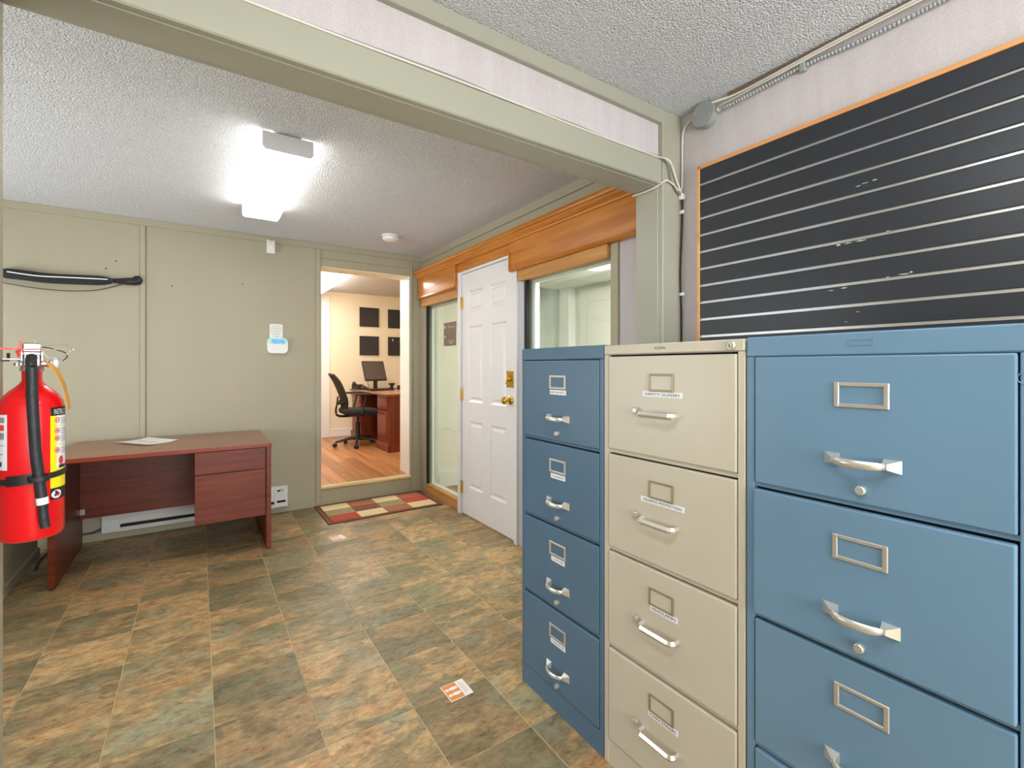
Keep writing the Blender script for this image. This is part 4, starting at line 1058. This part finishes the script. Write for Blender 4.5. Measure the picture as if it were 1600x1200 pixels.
# monitor
mo = thing('monitor', 'flat black computer monitor tilted back on the office desk', 'monitor', (2.22, 6.98, ZT), math.radians(16))
build('stand_base', box(BM(), -0.11, 0.11, -0.09, 0.09, 0.0, 0.016, 0.006), 'black', mo)
build('stand_neck', box(BM(), -0.03, 0.03, 0.0, 0.03, 0.01, 0.22, 0.006), 'black', mo)
mt = Matrix.Translation((0, -0.01, 0.14)) @ Matrix.Rotation(math.radians(-19), 4, 'X')
bm = BM(); box(bm, -0.185, 0.185, -0.012, 0.022, -0.005, 0.305, 0.006); bm.transform(mt); case = build('casing', bm, 'black', mo)
bm = BM(); box(bm, -0.172, 0.172, -0.0135, -0.011, 0.01, 0.292, 0.0005); bm.transform(mt); build('screen', bm, 'screen', case)
# items on the desk
kb = thing('keyboard', 'black keyboard lying in front of the monitor', 'keyboard', (2.20, 6.70, ZT), math.radians(16))
build('tray', box(BM(), -0.2, 0.2, -0.06, 0.06, 0, 0.018, 0.005), 'black', kb)
bm = BM()
for r in range(4):
    for k in range(13): box(bm, -0.19+k*0.029, -0.166+k*0.029, -0.05+r*0.025, -0.029+r*0.025, 0.018, 0.024)
build('keys', bm, 'rubber', kb)
hp = thing('desk_phone', 'dark desk phone left behind the keyboard', 'phone', (2.05, 7.2, ZT), 0.3)
build('base', prism(BM(), [(-0.09, 0), (0.09, 0), (0.09, 0.075), (-0.09, 0.02)], 'x', -0.09, 0.09), 'black', hp)
build('handset', tube(BM(), [(-0.06, -0.08, 0.05), (-0.065, -0.03, 0.065), (-0.065, 0.03, 0.08), (-0.06, 0.08, 0.095)], lambda t: 0.016+0.01*abs(2*t-1)**2, 8, 5), 'black', hp)
wc = thing('web_camera', 'small dark webcam on a clip stand beside the monitor', 'webcam', (2.50, 7.10, ZT), 0.2)
build('bracket', prism(BM(), [(-0.03, 0), (0.05, 0), (0.05, 0.02), (0.0, 0.02), (-0.01, 0.07), (-0.03, 0.07)], 'x', -0.02, 0.02), 'black', wc)
build('camera_bar', box(BM(), -0.05, 0.05, -0.03, 0.0, 0.06, 0.09, 0.006), 'black', wc)
ad = thing('power_adapter', 'square dark adapter box on the office desk', 'adapter', (2.58, 6.92, ZT), 0.4)
build('box', box(BM(), -0.045, 0.045, -0.03, 0.03, 0, 0.06, 0.005), 'black', ad)
build('lead', tube(BM(), [(-0.04, 0.01, 0.02), (-0.07, 0.03, 0.006), (-0.10, 0.06, 0.006), (-0.14, 0.05, 0.006)], 0.005, 6, 5), 'black', ad)
ms = thing('computer_mouse', 'small black mouse near the desk edge', 'mouse', (2.66, 6.72, ZT), 0.1)
build('shell', lathe(BM(), [(0, 0), (0.033, 0), (0.036, 0.01), (0.026, 0.028), (0.0, 0.034)], 16), 'black', ms)
build('cord', tube(BM(), [(0.0, 0.03, 0.01), (0.02, 0.06, 0.005), (0.03, 0.2, 0.005), (0.02, 0.42, 0.005)], 0.003, 6, 5), 'black', ms)
tag(build('cable', tube(BM(), [(2.0, 7.0, ZT+0.006), (2.05, 6.9, ZT+0.006), (2.12, 6.95, ZT+0.006), (2.14, 7.12, ZT+0.10), (2.17, 7.14, ZT+0.2)], 0.004, 6, 6), 'black'), 'thin black lead rising to the back of the monitor', 'cable')

# office chair, local: faces -Y
ch = thing('office_chair', 'black mesh back swivel chair with armrests at the office desk', 'chair', (1.815, 6.50, OZ), PI/2-0.05)
for i in range(5):
    a = 2*PI*i/5+0.35
    ca, sa = math.cos(a), math.sin(a)
    bm = BM(); tube(bm, [(0.03*ca, 0.03*sa, 0.105), (0.15*ca, 0.15*sa, 0.095), (0.29*ca, 0.29*sa, 0.065)], lambda t: 0.026-0.009*t, 8, 4, ell=(0.9, 0.8))
    lg = build('leg', bm, 'black', ch)
    bm = BM(); lathe(bm, [(0, -0.022), (0.022, -0.022), (0.027, -0.016), (0.027, -0.004), (0.02, -0.003), (0.02, 0.003), (0.027, 0.004), (0.027, 0.016), (0.022, 0.022), (0, 0.022)], 14, (0, 0, 0), 'x')
    bm.transform(Matrix.Translation((0.30*ca, 0.30*sa, 0.027)) @ Matrix.Rotation(a+0.8, 4, 'Z')); tube(bm, [(0.29*ca, 0.29*sa, 0.04), (0.29*ca, 0.29*sa, 0.075)], 0.008, 8, 1)
    build('caster', bm, 'black', lg)
bm = BM(); lathe(bm, [(0, 0.075), (0.042, 0.08), (0.038, 0.13), (0.030, 0.15), (0.030, 0.32), (0.016, 0.325), (0.016, 0.42), (0, 0.42)], 18)
build('gas_column', bm, 'black', ch)
bm = BM(); box(bm, -0.08, 0.08, -0.10, 0.14, 0.405, 0.445, 0.01); tube(bm, [(0.06, 0, 0.41), (0.14, 0.01, 0.40), (0.2, 0.02, 0.39)], 0.006, 6, 3)
build('mechanism', bm, 'black', ch)
bm = BM(); box(bm, -0.235, 0.235, -0.27, 0.22, 0.44, 0.52, 0.035, 3)
for v in bm.verts:
    t = (v.co.y+0.27)/0.49
    if v.co.y < -0.15: v.co.z -= 0.03*(1-(v.co.y+0.27)/0.12)
    v.co.x *= 1-0.12*t
for f in bm.faces: f.smooth = True
build('seat', bm, 'fabric', ch)
# back: curved mesh sheet with frame
bp = [(0.245, 0.46), (0.235, 0.54), (0.235, 0.62), (0.26, 0.70), (0.29, 0.78), (0.325, 0.86), (0.36, 0.92), (0.395, 0.97)]
bp = [(y-0.03, z) for y, z in bp]
hw = [0.13, 0.17, 0.20, 0.215, 0.22, 0.215, 0.20, 0.15]
bm = BM(); rows_ = []
for (y, z), wv in zip(bp, hw):
    rows_.append([bm.verts.new((wv*(i/4-1), y+0.035*(i/4-1)**2*-1, z)) for i in range(9)])
for a, b in zip(rows_[:-1], rows_[1:]):
    for i in range(8): f = bm.faces.new((a[i], a[i+1], b[i+1], b[i])); f.smooth = True
r_ = bmesh.ops.extrude_face_region(bm, geom=list(bm.faces))
for v_ in [g_ for g_ in r_['geom'] if isinstance(g_, bmesh.types.BMVert)]: v_.co.y += 0.012
bmesh.ops.recalc_face_normals(bm, faces=bm.faces)
build('backrest', bm, 'fabric', ch)
bm = BM()
for sx in (-1, 1):
    tube(bm, [(sx*wv, y-0.03, z) for (y, z), wv in zip(bp, hw)], 0.013, 8, 4)
tube(bm, [(-0.15, bp[-1][0]-0.03, 0.97), (0, bp[-1][0]+0.004, 0.98), (0.15, bp[-1][0]-0.03, 0.97)], 0.014, 8, 5)
tube(bm, [(0, 0.0, 0.42), (0, 0.18, 0.41), (0, 0.27, 0.43), (0, 0.285, 0.50), (0, 0.27, 0.58), (0, 0.26, 0.68)], lambda t: 0.03-0.012*t, 8, 5, ell=(1.6, 0.6))
tube(bm, [(-0.2, 0.175, 0.62), (-0.1, 0.225, 0.60), (0, 0.25, 0.58), (0.1, 0.225, 0.60), (0.2, 0.175, 0.62)], 0.014, 8, 4)
build('back_frame', bm, 'black', ch)
for sx in (-1, 1):
    bm = BM(); tube(bm, [(sx*0.12, 0.02, 0.43), (sx*0.25, 0.02, 0.43), (sx*0.275, 0.0, 0.48), (sx*0.275, -0.03, 0.60), (sx*0.27, -0.05, 0.70)], 0.022, 8, 5, ell=(1.2, 0.55))
    ar = build('armrest', bm, 'black', ch)
    bm = BM(); box(bm, sx*0.27-0.04, sx*0.27+0.04, -0.125, 0.10, 0.70, 0.725, 0.011, 2)
    build('arm_pad', bm, 'rubber', ar)
